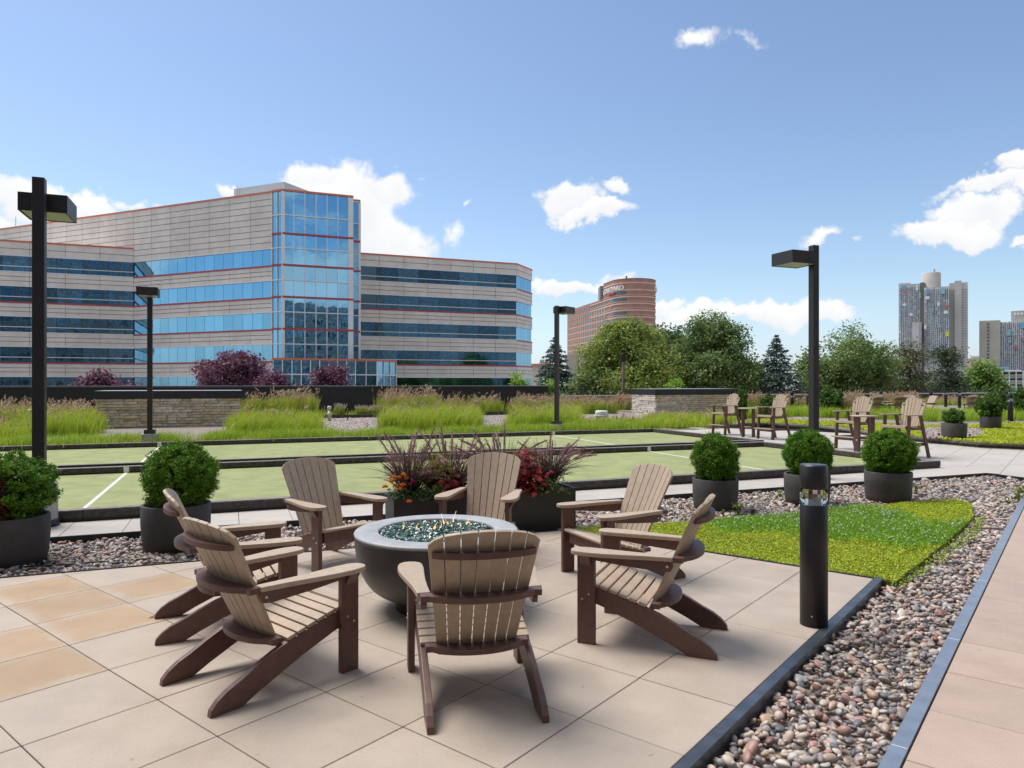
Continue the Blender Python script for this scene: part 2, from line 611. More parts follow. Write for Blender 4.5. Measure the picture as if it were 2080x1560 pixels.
def blades(P, H, lean, width, cb, ct, curve=0.5, bend_dir=None):
    """Grass blades: two segments and a tip. cb/ct: own colour at base and tip (n,3)."""
    n = len(P)
    if bend_dir is None:
        a = RNG.uniform(0, 2 * np.pi, n)
        bend_dir = np.stack([np.cos(a), np.sin(a), np.zeros(n)], 1)
    side = np.stack([-bend_dir[:, 1], bend_dir[:, 0], np.zeros(n)], 1)
    tw = RNG.uniform(0, 2 * np.pi, n)
    side = norm(side * np.cos(tw)[:, None] + bend_dir * np.sin(tw)[:, None])
    up = np.array([0, 0, 1.0])
    H = H[:, None]
    L = lean[:, None]
    W = (np.broadcast_to(width, (n,)) / 2)[:, None]
    m = P + up * H * 0.55 + bend_dir * H * L * 0.35
    t = P + up * H * (1 - curve * L * 0.5) + bend_dir * H * L
    V = np.stack([P - side * W, P + side * W, m - side * W * 0.8, m + side * W * 0.8, t], 1).reshape(-1, 3)
    k = np.arange(n)[:, None] * 5
    F = np.concatenate([k + np.array([[0, 1, 2]]), k + np.array([[1, 3, 2]]), k + np.array([[2, 3, 4]])], 0)
    C = np.stack([cb, cb, (cb + ct) / 2, (cb + ct) / 2, ct], 1).reshape(-1, 3)
    return V, F, C


def join_np(parts):
    V, F, C, o = [], [], [], 0
    for v, f, c in parts:
        V.append(v)
        F.append(f + o)
        C.append(c)
        o += len(v)
    return np.concatenate(V), np.concatenate(F), np.concatenate(C)


def in_poly(P, poly):
    x, y = P[:, 0], P[:, 1]
    r = np.zeros(len(P), bool)
    n = len(poly)
    for i in range(n):
        x1, y1 = poly[i][:2]
        x2, y2 = poly[(i + 1) % n][:2]
        c = ((y1 > y) != (y2 > y))
        with np.errstate(divide='ignore', invalid='ignore'):
            xs = (x2 - x1) * (y - y1) / (y2 - y1) + x1
        r ^= c & (x < xs)
    return r


def poly_area(poly):
    a = 0
    for i in range(len(poly)):
        x1, y1 = poly[i][:2]
        x2, y2 = poly[(i + 1) % len(poly)][:2]
        a += x1 * y2 - x2 * y1
    return abs(a) / 2


def sample_poly(poly, dens_, limit=200000):
    P = np.array([p[:2] for p in poly])
    lo, hi = P.min(0), P.max(0)
    n = int(min(limit, dens_ * (hi - lo).prod()))
    Q = RNG.uniform(lo, hi, (n, 2))
    return Q[in_poly(Q, poly)]


def clip_poly(poly, pt, nrm):
    """Keep the side of the line through pt where (p - pt).nrm >= 0."""
    out = []
    n = len(poly)
    for i in range(n):
        a, b = np.array(poly[i]), np.array(poly[(i + 1) % n])
        da, db = (a - pt) @ nrm, (b - pt) @ nrm
        if da >= 0:
            out.append(tuple(a))
        if (da >= 0) != (db >= 0):
            out.append(tuple(a + (b - a) * da / (da - db)))
    return out


def lerp(a, b, t):
    return np.asarray(a) + (np.asarray(b) - np.asarray(a)) * t


def mixcols(cols, n, jit=0.12, w_=None):
    cols = np.array(cols)
    i = RNG.choice(len(cols), n, p=w_)
    return np.clip(cols[i] * (1 + RNG.normal(0, jit, (n, 1))), 0, 1)


# ================================================================== the setting
# level of the city around the podium
LOW = -5.0
M_CITY = mat("city_ground", (0.26, 0.25, 0.225), 0.95, var=0.4, scale=0.05)
ob("ground", MB().add([(-2500, -600, LOW), (2500, -600, LOW), (2500, 3000, LOW), (-2500, 3000, LOW)], [(0, 1, 2, 3)]).mesh("ground", M_CITY), kind='structure')
# roof deck of the podium that carries the gardens
dk = [pq(-40, -9), pq(60, -9), pq(60, 39.6), pq(-40, 39.6)]
ob("roof_deck", MB().prism([(p.x, p.y, LOW + 0.02) for p in dk], (0, 0, -LOW - 0.02 - 0.10)).mesh("roof_deck", M_GRAVELBASE), kind='structure')

PAVE = 0.61
GAP = 0.0055


def sheet(name, poly, z, m, **kw):
    return ob(name, MB().add([(p[0], p[1], z) for p in poly], [tuple(range(len(poly)))]).mesh(name, m), **kw)


def paver_mesh(w_, d_, m, t=0.045):
    return MB().box((0, 0, -t / 2), (w_, d_, t)).mesh("paver", m, bevel=0.0025, seg=1)


def lay(parent, m, axes_deg, o0, o1, di, dj, irange, jrange, keep, clips=(), meshes=None, pick=None, limit=295, z=0.0, jit=0.0008):
    """Lay a grid of pavers; each is an object of its own, cut ones get their own mesh."""
    A, B = unit(axes_deg), unit(axes_deg + 90)
    full = {}
    todo = []
    for i in irange:
        for j in jrange:
            c = A * (o0 + (i + 0.5) * di) + B * (o1 + (j + 0.5) * dj)
            if keep(c):
                todo.append((c[1], i, j, c))
    todo.sort(key=lambda t: np.hypot(t[3][0], t[3][1]))
    rest = MB()
    for n, (_, i, j, c) in enumerate(todo):
        mm = pick(i, j) if pick else m
        hw, hd = di / 2 - GAP / 2, dj / 2 - GAP / 2
        quad = [tuple(c + A * sx * hw + B * sy * hd) for sx, sy in ((-1, -1), (1, -1), (1, 1), (-1, 1))]
        cut = quad
        for pt, nr in clips:
            if cut and min((np.array(q) - pt) @ nr for q in cut) < 0:
                cut = clip_poly(cut, pt, nr)
        if len(cut) < 3 or poly_area(cut) < 0.004:
            continue
        zz = z + random.uniform(-jit, jit)
        if n >= limit:
            rest.prism([(q[0], q[1], zz - 0.045) for q in cut], (0, 0, 0.045))
            continue
        if cut is quad:
            if mm not in full:
                full[mm] = paver_mesh(2 * hw, 2 * hd, mm)
            o = ob("paver", full[mm], parent, (c[0], c[1], zz), R(axes_deg))
            o.rotation_euler = (random.gauss(0, .0006), random.gauss(0, .0006), R(axes_deg))
        else:
            me = MB().prism([(q[0] - c[0], q[1] - c[1], -0.045) for q in cut], (0, 0, 0.045)).mesh("paver", mm, bevel=0.0025, seg=1)
            ob("paver", me, parent, (c[0], c[1], zz))
    if rest.v:
        ob("far_paver", rest.mesh("far_paver", m), parent, kind='stuff')


# fire-pit patio: square pavers laid along u/v, cut off where the river-stone strip starts
PA_U, PA_V, PA_B = 6.58, 1.372, 7.17
patio_poly = [uv(-3, PA_V), uv(PA_U, PA_V), uv(PA_U, 4.62), pq(-6, PA_B), pq(-6, 2)]
patio = sheet("patio", patio_poly, -0.052, M_BED, kind='structure')
STAIN = {}


def patio_pick(i, j):
    return STAIN.get((i, j), M_PAVER)


def stains():
    # tan, still damp pavers in the left corner of the photograph
    for px, py in ((40, 1240), (80, 1180), (150, 1255), (205, 1270), (240, 1190), (30, 1290), (60, 1310), (90, 1355), (330, 1185), (20, 1390), (10, 1215)):
        g = ground(px, py)
        a, b = np.array(g[:2]) @ AU, np.array(g[:2]) @ AV
        STAIN[(math.floor((a + 0.131) / PAVE), math.floor((b - 0.105) / PAVE))] = M_PAVER_T


stains()


def seen(c, m=0.86, near=1.6):
    return c[1] > near and abs(c[0]) < m * c[1] + 0.6


lay(patio, M_PAVER, U_DEG, -0.131, 0.105, PAVE, PAVE, range(-2, 11), range(2, 18),
    lambda c: seen(c) and c @ AQ < PA_B + 0.45 and c @ AU < PA_U,
    clips=[(AQ * PA_B, -AQ), (AV * (PA_V + 0.006), AV)], pick=patio_pick)

# pale walk beside the bocce courts
wk = [pq(-12, 8.9), pq(13.02, 8.9), pq(13.02, 9.78), pq(-12, 9.78)]
walk = sheet("walkway", wk, -0.052, M_BED, kind='structure')
lay(walk, M_PAVER_W, P_DEG, -1.75 - 0.61 * 12, 8.905, PAVE, 0.87, range(0, 37), range(0, 1), lambda c: seen(c))

# wide terrace beyond the courts, and the path on the right: one paving grid
ter_poly = [pq(13.05, 3.0), pq(24, 1.0), pq(27, 12), pq(20, 22.3), pq(13.6, 22.3)]
terrace = sheet("terrace", ter_poly, -0.052, M_BED, kind='structure')
lay(terrace, M_PAVER_W, U_DEG, -0.131, 1.785 - 0.61 * 6, PAVE, PAVE, range(15, 42), range(-1, 24),
    lambda c: in_poly(np.array([c]), [tuple(p[:2]) for p in [pq(12.8, 3.0), pq(24, 1.0), pq(23, 12), pq(16.6, 22.3), pq(13.0, 22.3)]])[0] and seen(c, 0.76),
    clips=[(AP * 13.03, AP)])
path_poly = [uv(-2, -2.4), uv(14, -2.4), uv(11.9, 0.615), uv(-2, 0.615)]
path = sheet("path", path_poly, -0.052, M_BED, kind='structure')
lay(path, M_PAVER_R, U_DEG, 3.50 - 0.61 * 10, 0.605 - 0.61 * 4, PAVE, PAVE, range(0, 26), range(0, 4),
    lambda c: seen(c) and c @ AP < 12.9)

# metal edgings -----------------------------------------------------------------
ed = MB().prism([uv(-3, 1.31, -0.1), uv(6.63, 1.31, -0.1), uv(6.63, 1.31, 0.004), uv(-3, 1.31, 0.004)], uv(0, 0.06))
ob("metal_edging", ed.mesh("metal_edging", M_STEEL, bevel=0.003), label="raised steel curb between the fire pit paving and the river stones, under the tall bollard", cat="edging")
ed = MB()
for k in range(9):      # lengths of aluminium strip butted together
    ed.prism([uv(-1.62 + k * 1.74 + 0.002, 0.612, -0.09), uv(0.12 + k * 1.74 - 0.002, 0.612, -0.09), uv(0.12 + k * 1.74 - 0.002, 0.612, 0.003), uv(-1.62 + k * 1.74 + 0.002, 0.612, 0.003)], uv(0, 0.072))
for k in range(9):
    pass
ob("metal_edging", ed.mesh("metal_edging", M_ALU, bevel=0.002, seg=1), label="bare aluminium strip along the path at the right, holding back the river stones", cat="edging")
ed = MB().prism([pq(-12, 8.87, -0.1), pq(13.03, 8.87, -0.1), pq(13.03, 8.87, 0.002), pq(-12, 8.87, 0.002)], pq(0, 0.03))
ed.prism([pq(13.0, 3.6, -0.1), pq(13.0, 8.87, -0.1), pq(13.0, 8.87, 0.002), pq(13.0, 3.6, 0.002)], pq(0.03, 0))
ob("metal_edging", ed.mesh("metal_edging", M_BLACK), label="black L-shaped metal edging along the pale walk by the bocce courts", cat="edging")
ed = MB().prism([uv(6.585, 1.38, -0.1), uv(6.585, 4.62, -0.1), uv(6.585, 4.62, 0.006), uv(6.585, 1.38, 0.006)], uv(0.022, 0))
ob("metal_edging", ed.mesh("metal_edging", M_BLACK), label="thin black strip between the fire pit paving and the yellow sedum", cat="edging")
ed = MB().prism([pq(-6, 7.175, -0.1), pq(3.4, 7.175, -0.1), pq(3.4, 7.175, 0.008), pq(-6, 7.175, 0.008)], pq(0, 0.022))
ob("metal_edging", ed.mesh("metal_edging", M_BLACK), label="thin black strip between the fire pit paving and the stones under the round pots", cat="edging")


# bocce courts ------------------------------------------------------------------
def court(label, b0, b1, a1, lines):
    t = thing("bocce_court", pq((-9 + a1) / 2, (b0 + b1) / 2), label, "bocce court", rotz=R(P_DEG))
    ca, cb = (-9 + a1) / 2, (b0 + b1) / 2

    def bx(name, a_0, a_1, b_0, b_1, z0, z1, m, mi=None, bevel=0.0, lab=None):
        mb = MB().box(((a_0 + a_1) / 2 - ca, (b_0 + b_1) / 2 - cb, (z0 + z1) / 2), (a_1 - a_0, b_1 - b_0, z1 - z0))
        return ob(name, mb.mesh(name, m, bevel=bevel), t, label=lab)
    bx("turf", -9, a1 - 0.15, b0 + 0.15, b1 - 0.15, -0.08, 0.02, M_TURF)

    def run(along_a, lo, hi, c0, c1):
        L = 2.44
        n = max(1, round((hi - lo) / L))
        st = (hi - lo) / n
        for k in range(n):
            x0, x1 = lo + k * st + 0.003, lo + (k + 1) * st - 0.003
            dz = random.uniform(-0.003, 0.003)
            for nm, z0, z1, ins, m in (("timber", 0.038, 0.128 + dz, 0.0, M_TIMBER), ("base_strip", -0.07, 0.034, 0.012, M_BLACK), ("lit_top_strip", 0.128 + dz, 0.142 + dz, 0.004, M_TIMBER_LIT)):
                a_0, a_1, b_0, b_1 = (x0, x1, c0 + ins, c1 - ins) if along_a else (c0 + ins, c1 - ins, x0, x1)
                if nm == "lit_top_strip":  # top layer that carries the lit tone of the timber
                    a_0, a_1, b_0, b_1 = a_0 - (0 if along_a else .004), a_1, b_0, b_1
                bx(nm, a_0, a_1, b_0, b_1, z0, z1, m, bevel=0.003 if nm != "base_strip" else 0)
    run(True, -9, a1, b0, b0 + 0.15)
    run(True, -9, a1, b1 - 0.15, b1)
    run(False, b0 + 0.153, b1 - 0.153, a1 - 0.15, a1)
    for a in lines:
        bx("white_line", a - 0.025, a + 0.025, b0 + 0.152, b1 - 0.152, 0.02, 0.0235, M_LINE)
        bx("line_mark", a - 0.045, a + 0.045, b1 - 0.1535, b1 - 0.1495, 0.024, 0.136, M_LINE)
    return t


court("nearer bocce lane of green turf inside low dark timbers", 9.78, 14.78, 13.0, (-1.8, 9.4))
court("farther bocce lane of green turf inside low dark timbers", 15.2, 20.55, 13.4, (-1.75, 9.55))
gapm = MB().prism([pq(-9, 14.785, -0.09), pq(12.86, 14.785, -0.09), pq(12.86, 15.195, -0.09), pq(-9, 15.195, -0.09)], (0, 0, 0.10))
ob("gutter", gapm.mesh("gutter", M_BED), kind='structure')
ob("timber_block", MB().prism([pq(12.87, 14.785, -0.08), pq(13.0, 14.785, -0.08), pq(13.0, 15.195, -0.08), pq(12.87, 15.195, -0.08)], (0, 0, 0.21)).mesh("timber_block", M_TIMBER, bevel=.004),
   label="short dark timber closing the gap between the two bocce lanes", cat="timber")

# planted beds --------------------------------------------------------------------
GZ = 0.08         # bed level behind the courts
FZ = 0.15         # bed level on the far right
ob("garden_bed", MB().prism([pq(-30, 20.62, -0.09), pq(13.5, 20.62, -0.09), pq(13.5, 22.35, -0.09), pq(20.5, 22.35, -0.09), pq(20.5, 38.9, -0.09), pq(-30, 38.9, -0.09)], (0, 0, GZ + 0.09)).mesh("garden_bed", M_GRAVELBASE), kind='structure')
far_edge = [(1500, 866), (1560, 866.5), (1662, 872), (1760, 884), (1840, 895), (1990, 909), (2080, 913), (2300, 925)]
fe = [ground(x, y, 0.0) for x, y in far_edge]
fbed = [(p.x, p.y, -0.09) for p in fe] + [(45, 15, -0.09), tuple(pq(58, 39.5, -0.09)), tuple(pq(20.52, 39.5, -0.09)), tuple(pq(20.52, 22.4, -0.09))]
ob("sedum_bed", MB().prism([p for p in fbed if True], (0, 0, FZ - 0.02 + 0.09)).mesh("sedum_bed", M_GRAVELBASE), kind='structure')
ed = MB()
for a, b in zip(fe[:-1], fe[1:]):
    n_ = Vector((-(b - a).y, (b - a).x, 0)).normalized() * 0.02
    ed.prism([a + Vector((0, 0, -.1)), b + Vector((0, 0, -.1)), b - n_ + Vector((0, 0, -.1)), a - n_ + Vector((0, 0, -.1))], (0, 0, 0.17))
ob("metal_edging", ed.mesh("metal_edging", M_BLACK), label="dark edging curving round the far sedum bed beside the terrace", cat="edging")
# dark timber rail at the back of the pale gravel, in front of the tall grasses
ed = MB()
for a0, a1, b in ((-8.6, -6.0, 28.3), (3.3, 7.2, 32.6), (10.2, 13.6, 33.6), (14.6, 18.6, 34.6)):
    ed.prism([pq(a0, b, GZ - .02), pq(a1, b, GZ - .02), pq(a1, b, GZ + .17), pq(a0, b, GZ + .17)], pq(0, 0.08))
ob("bed_edging", ed.mesh("bed_edging", M_TIMBER), label="low dark edging in lengths behind the pale gravel patches", cat="edging")

# ------------------------------------------------------------------ parapet wall, fence
PW_END = float(np.array(at(1112, 40.7)[:2]) @ AP)
t = thing("parapet_wall", pq(-8, 37.0, GZ), "long dark metal parapet with a pale coping at the garden's back edge", "wall", rotz=R(P_DEG))
for k in range(17):
    a0 = -24 + k * 2.6
    a1 = min(a0 + 2.595, PW_END)
    if a0 > PW_END - .4:
        break
    ob("wall_panel", MB().box(((a0 + a1) / 2 + 8, 0, 0.70), (a1 - a0, 0.16, 1.40)).mesh("wall_panel", M_FLOORBLACK, bevel=.004, seg=1), t)
    ob("coping", MB().box(((a0 + a1) / 2 + 8, 0.0, 1.4375), (a1 - a0, 0.24, 0.075)).mesh("coping", M_STEEL, bevel=.006), t)
    ob("coping_cap", MB().box(((a0 + a1) / 2 + 8, 0.0, 1.481), (a1 - a0, 0.25, 0.012)).mesh("coping_cap", M_SILL), t)
t = thing("garden_fence", pq(PW_END + .02, 38.4, GZ), "black picket railing on a low dark wall with a white cap, right of the parapet", "fence", rotz=R(P_DEG))
LF = 44.0
ob("low_wall", MB().box((LF / 2, 0, 0.41), (LF, 0.16, 0.82)).mesh("low_wall", M_FLOORBLACK), t)
ob("wall_cap", MB().box((LF / 2, 0, 0.85), (LF, 0.22, 0.06)).mesh("wall_cap", M_SILL), t)
for z in (0.96, 1.24):
    ob("rail", MB().box((LF / 2, 0, z), (LF, 0.03, 0.03)).mesh("rail", M_BLACK), t)
pm = MB().box((0, 0, 0.19), (0.05, 0.05, 0.38)).mesh("fence_post", M_BLACK)
for k in range(23):
    ob("fence_post", pm, t, (k * 2.0 + 0.02, 0, 0.905))
mb = MB()
for k in range(int(LF / 0.11)):
    if k % 18:
        mb.box((k * 0.11, 0, 1.10), (0.014, 0.014, 0.26))
ob("picket", mb.mesh("picket", M_BLACK, recalc=False), t, kind='stuff')


# ------------------------------------------------------------------ stone-clad vents with flat lids
def ledge_box(corner, label, wid, dep, side_mat, cap_top=1.40):
    """corner: front-left ground point; runs wid along p and dep along q; faced with thin ledge stones."""
    t = thing("stone_vent", (corner.x, corner.y, 0), label, "stone box", "stone clad vents in the garden", rotz=R(P_DEG))
    zt = cap_top - 0.28
    ob("core", MB().box((wid / 2, dep / 2, zt / 2), (wid - 0.1, dep - 0.1, zt)).mesh("core", M_BED), t)
    ob("lid", MB().box((wid / 2, dep / 2, zt + 0.14), (wid + 0.12, dep + 0.12, 0.28)).mesh("lid", M_FLOORBLACK, bevel=0.008), t)
    ob("lid_top", MB().box((wid / 2, dep / 2, cap_top + 0.006), (wid + 0.10, dep + 0.10, 0.012)).mesh("lid_top", M_CAPTOP), t)
    rows = 11
    rh = zt / rows
    shapes = {}
    for side in (0, 1, 2):
        L = wid if side == 0 else dep
        for r in range(rows):
            x = -0.0
            while x < L - 0.02:
                l = min(random.choice((0.32, 0.42, 0.55, 0.7, 0.85)), L - x)
                if L - x - l < 0.15:
                    l = L - x
                key = (round(l, 2), side > 0, random.randint(0, 1))
                if key not in shapes:
                    mbs = MB().box((0, 0, 0), (l - 0.008, 0.09, rh - 0.007))
                    me = mbs.mesh("stone", M_STONE if side == 0 else M_STONE_LIT, bevel=0.012, seg=1)
                    for v in me.vertices:
                        v.co.x += random.uniform(-.006, .006)
                        v.co.z += random.uniform(-.006, .006)
                    shapes[key] = me
                pr = random.uniform(0.0, 0.05)
                zc = (r + 0.5) * rh
                if side == 0:
                    ob("stone", shapes[key], t, (x + l / 2, 0.045 - pr, zc))
                elif side == 1:
                    ob("stone", shapes[key], t, (0.045 - pr, dep - x - l / 2, zc), R(-90))
                elif r % 2 == 0 and False:
                    pass
                x += l
    return t


c1 = at(196, 24.9, GZ)
ledge_box(c1, "ledge stone box with a flat black lid standing left, behind the far left lamp post", 4.75, 2.2, M_STONE)
c2 = at(1332, 34.6, GZ)
ledge_box(c2, "pale ledge stone box with a flat black lid, before the leafy trees", 5.0, 2.2, M_STONE_LIT)


# ------------------------------------------------------------------ office building across the street
OB = thing("office_building", (-28, 88, LOW), "beige and blue banded office block with a mirrored glass corner tower", "building")
OBM = Matrix.Translation((28, -88, -LOW))


def obp(name, mb, m, **kw):
    me = mb.mesh(name, m)
    me.transform(OBM)
    return ob(name, me, OB, **kw)


H_ = {k: k + EYE for k in (23.6, 18.4, 16.65, 14.6, 14.38)}
TOPS = [16.65, 12.72, 8.82, 4.9, 1.0]          # window heads above eye level
WIN = 2.06


class Facade:
    def __init__(s, p0, deg, L):
        s.p0 = np.array(p0)
        s.d = unit(deg)
        s.n = np.array([s.d[1], -s.d[0]])     # outward, towards the viewer side
        s.L = L

    def pt(s, x, out, z):
        q = s.p0 + s.d * x + s.n * out
        return Vector((q[0], q[1], z + EYE))

    def slab(s, mb, x0, x1, z0, z1, o0, o1, mi=0):
        return mb.prism([s.pt(x0, o0, z0), s.pt(x1, o0, z0), s.pt(x1, o0, z1), s.pt(x0, o0, z1)], s.pt(0, o1, 0) - s.pt(0, o0, 0), mi)

    def panel(s, x0, x1, z0, z1, courses):
        """Precast unit with horizontal reveals."""
        g, dp = 0.085, 0.06
        h = (z1 - z0) / courses
        prof = []          # (out, z)
        prof.append((0.0, z0))
        for k in range(1, courses):
            z = z0 + k * h
            prof += [(0.0, z - g / 2), (-dp, z - g / 2), (-dp, z + g / 2), (0.0, z + g / 2)]
        prof.append((0.0, z1))
        mb = MB()
        n = len(prof)
        e = 0.018
        vs = [s.pt(x0 + e, o, z) for o, z in prof] + [s.pt(x1 - e, o, z) for o, z in prof]
        fs, mi = [], []
        for i in range(n - 1):
            fs.append((i, n + i, n + i + 1, i + 1))
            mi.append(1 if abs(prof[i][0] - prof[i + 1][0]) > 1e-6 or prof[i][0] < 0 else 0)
        for f, k in zip(fs, mi):
            mb.f.append(f)
            mb.m.append(k)
            mb.s.append(False)
        mb.v = [tuple(v) for v in vs]
        o = len(mb.v)
        mb.v += [tuple(s.pt(x, -0.2, z)) for x in (x0 + e, x1 - e) for z in (z0, z1)]
        mb.f += [(0, n - 1, o + 1, o), (n, o + 2, o + 3, 2 * n - 1), (n - 1, 2 * n - 1, o + 3, o + 1), (0, o, o + 2, n)]
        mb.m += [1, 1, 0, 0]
        mb.s += [False] * 4
        me = mb.mesh("wall_panel", [M_PRECAST, M_REVEAL_SHADE], recalc=False)
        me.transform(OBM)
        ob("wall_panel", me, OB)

    def panes(s, x0, x1, z0, z1, n, m, out=-0.14, name="window_pane", gap=0.02):
        st = (x1 - x0) / n
        for k in range(n):
            mb = MB()
            s.slab(mb, x0 + k * st + gap, x0 + (k + 1) * st - gap, z0, z1, out - 0.04, out + random.uniform(-.004, .004))
            obp(name, mb, m)

    def strip(s, name, m, z0, z1, out=0.04, back=-0.1, x0=0.0, x1=None):
        mb = MB()
        s.slab(mb, x0, s.L if x1 is None else x1, z0, z1, back, out)
        return obp(name, mb, m)

    def backing(s, z0, z1, x0=0.0, x1=None, o=-0.22, m=None):
        mb = MB()
        s.slab(mb, x0, s.L if x1 is None else x1, z0, z1, o - 0.3, o)
        obp("backing_wall", mb, m or M_BED)


PDIR = AP
Pc = np.array([-51.6, 96.0])                      # inner corner between left wing and the oblique face
# left wing
LA = 24.0
FA = Facade(Pc - PDIR * LA, P_DEG, LA)
reds_low = {1, 3}


def banded(F, npan, npane, top, lite, low_z=-6.2, glass=M_GLASS_D, first=2):
    F.backing(low_z, top)
    st = F.L / npan
    for k in range(npan):
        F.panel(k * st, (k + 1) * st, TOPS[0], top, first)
    F.strip("roof_coping", M_CORAL, top, top + 0.22, 0.06, -0.4)
    for i, z in enumerate(TOPS):
        zb = z - WIN
        F.panes(0.03, F.L - 0.03, zb, z, npane, glass)
        F.strip("window_head", M_SILL, z - 0.09, z + 0.03, 0.03, -0.12)
        if lite:
            F.strip("transom", M_SILL, zb + 0.60, zb + 0.69, 0.0, -0.12)
        nxt = TOPS[i + 1] if i + 1 < len(TOPS) else low_z
        red = (not lite) or i in reds_low
        F.strip("red_band" if red else "window_sill", M_RED if red else M_SILL, zb - (0.20 if red else 0.10), zb, 0.05, -0.12)
        lo = zb - (0.20 if red else 0.10)
        if nxt < lo:
            for k in range(npan):
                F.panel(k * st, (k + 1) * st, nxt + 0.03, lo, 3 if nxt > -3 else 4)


banded(FA, 6, 8, 18.35, True)
# oblique face between the left wing and the tower; its upper part runs on behind the left wing
BDEG = P_DEG + 135 - 180            # -23.3
LB = 24.1
Bd = unit(BDEG)
FB = Facade(Pc, BDEG, LB)
FB.backing(-6.2, 23.5)
npb = 7
for k in range(npb):
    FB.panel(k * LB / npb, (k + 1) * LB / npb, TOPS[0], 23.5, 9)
FBl = Facade(Pc - Bd * 34.4, BDEG, 34.4)
FBl.backing(17.0, 23.5)
for k in range(10):
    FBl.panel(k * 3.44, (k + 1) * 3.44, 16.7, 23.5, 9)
Fc = Facade(Pc - Bd * 34.4, BDEG, 34.4 + LB)
Fc.strip("roof_coping", M_CORAL, 23.5, 23.72, 0.06, -0.4)
for i, z in enumerate(TOPS):
    zb = z - WIN
    FB.panes(0.03, LB, zb, z, 15, M_GLASS)
    FB.strip("window_head", M_SILL, z - 0.07, z + 0.05, 0.03, -0.12)
    FB.strip("red_band", M_RED, zb - 0.20, zb, 0.06, -0.12)
    nxt = TOPS[i + 1] if i + 1 < 5 else -6.2
    for k in range(npb):
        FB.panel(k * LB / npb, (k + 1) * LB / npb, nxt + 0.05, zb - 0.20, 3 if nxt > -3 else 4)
# glass tower
T0 = Pc + Bd * LB
T1 = Pc + Bd * 25.7
LT = hit(718, T1, PDIR)
ROWS = [23.68, 20.66, 18.4, 16.64, 14.56, 12.72, 10.66, 8.82, 6.75, 4.9, 2.95]
REDR = {0, 2, 4, 6, 8, 10}


def glazed(F, cols, rows, glass, top_mat=M_CORAL, posts=()):
    F.backing(rows[-1], rows[0])
    for a, b in zip(rows[:-1], rows[1:]):
        F.panes(0, F.L, b, a, cols, glass, out=-0.06, name="tower_pane", gap=0.0)
    for k in range(cols + 1):
        mb = MB()
        x = F.L * k / cols
        F.slab(mb, x - 0.05, x + 0.05, rows[-1], rows[0], -0.12, 0.05)
        obp("mullion", mb, M_SILL)


FS = Facade(T0, BDEG, 1.6)
FT = Facade(T1, P_DEG, LT - 0.62)
T2 = T1 + PDIR * LT + AQ * 1.7
FK = Facade(T2, P_DEG, hit(732, T2, PDIR))
glazed(FS, 2, ROWS, M_GLASS)
glazed(FT, 6, ROWS, M_GLASS)
glazed(FK, 1, [r if i else r - 0.15 for i, r in enumerate(ROWS)], M_GLASS_D)
for F, xx in ((FS, None), (FT, FT.L + 0.62), (FK, None)):
    for i, z in enumerate(ROWS):
        F.strip("red_band" if i in REDR else "transom", (M_CORAL if i in (0, 10) else M_RED) if i in REDR else M_SILL, z - (0.12 if i in REDR else 0.06), z + (0.12 if i in REDR else 0.06), 0.09, -0.1, 0, xx)
mb = MB()
FT.slab(mb, FT.L, FT.L + 0.60, 2.95, 23.5, -0.4, 0.06)
FT.slab(mb, -0.12, 0.28, 2.95, 23.5, -0.1, 0.07)
FK.slab(mb, FK.L - 0.25, FK.L + 0.05, 2.95, 23.3, -0.4, 0.06)
obp("corner_post", mb, M_SILL)
mb = MB()
mb.prism([(*(T1 + PDIR * FT.L), 23.6 + EYE), (*(T1 + PDIR * (FT.L + .6)), 23.6 + EYE), (*(T1 + PDIR * (FT.L + .6) + AQ * 5), 23.6 + EYE), (*(T1 + PDIR * FT.L + AQ * 5), 23.6 + EYE)], (0, 0, -26))
FK.slab(mb, 0, FK.L, 2, 23.2, -8, -0.4)
obp("tower_core", mb, M_PRECAST)
# right wing and its clipped end
W0 = np.array([-21.05, 98.7])
W0 = W0 - PDIR * 1.0
LR = hit(1050, W0, PDIR)
FR = Facade(W0, P_DEG, LR)
banded(FR, 7, 8, 18.2, True)
W1 = W0 + PDIR * LR
CD = P_DEG + 45
FE = Facade(W1, CD, hit(1081, W1, unit(CD)))
banded(FE, 1, 4, 18.2, False, glass=M_GLASS)
# entrance hall at the foot of the tower
E0 = T1 - AQ * 2.2 - PDIR * 1.2
ER = [2.85, 1.15, -0.9, -3.0, -6]
FH = Facade(E0, P_DEG, hit(722, E0, PDIR))
FH.strip("hall_coping", M_CORAL, 2.85, 3.1, 0.08, -0.3)
glazed(FH, 9, ER, M_GLASS)
E1 = E0 + PDIR * (FH.L + 0.1) + AQ * 1.0
FG = Facade(E1, P_DEG, hit(766, E1, PDIR))
glazed(FG, 2, ER, M_GLASS_D)
E2 = E1 + PDIR * (FG.L + 0.02)
FI = Facade(E2, CD, hit(805, E2, unit(CD)))
glazed(FI, 3, ER, M_GLASS)
for F in (FG, FI):
    F.strip("hall_coping", M_CORAL, 2.85, 3.1, 0.08, -0.3)
for F in (FH, FG, FI):
    for z in ER[1:-1]:
        F.strip("transom", M_SILL, z - 0.07, z + 0.07, 0.06, -0.1)
# closed volumes behind the faces
mb = MB()


def vol(pts, z0, z1):
    mb.prism([(p[0], p[1], z0 + EYE) for p in pts], (0, 0, z1 - z0))


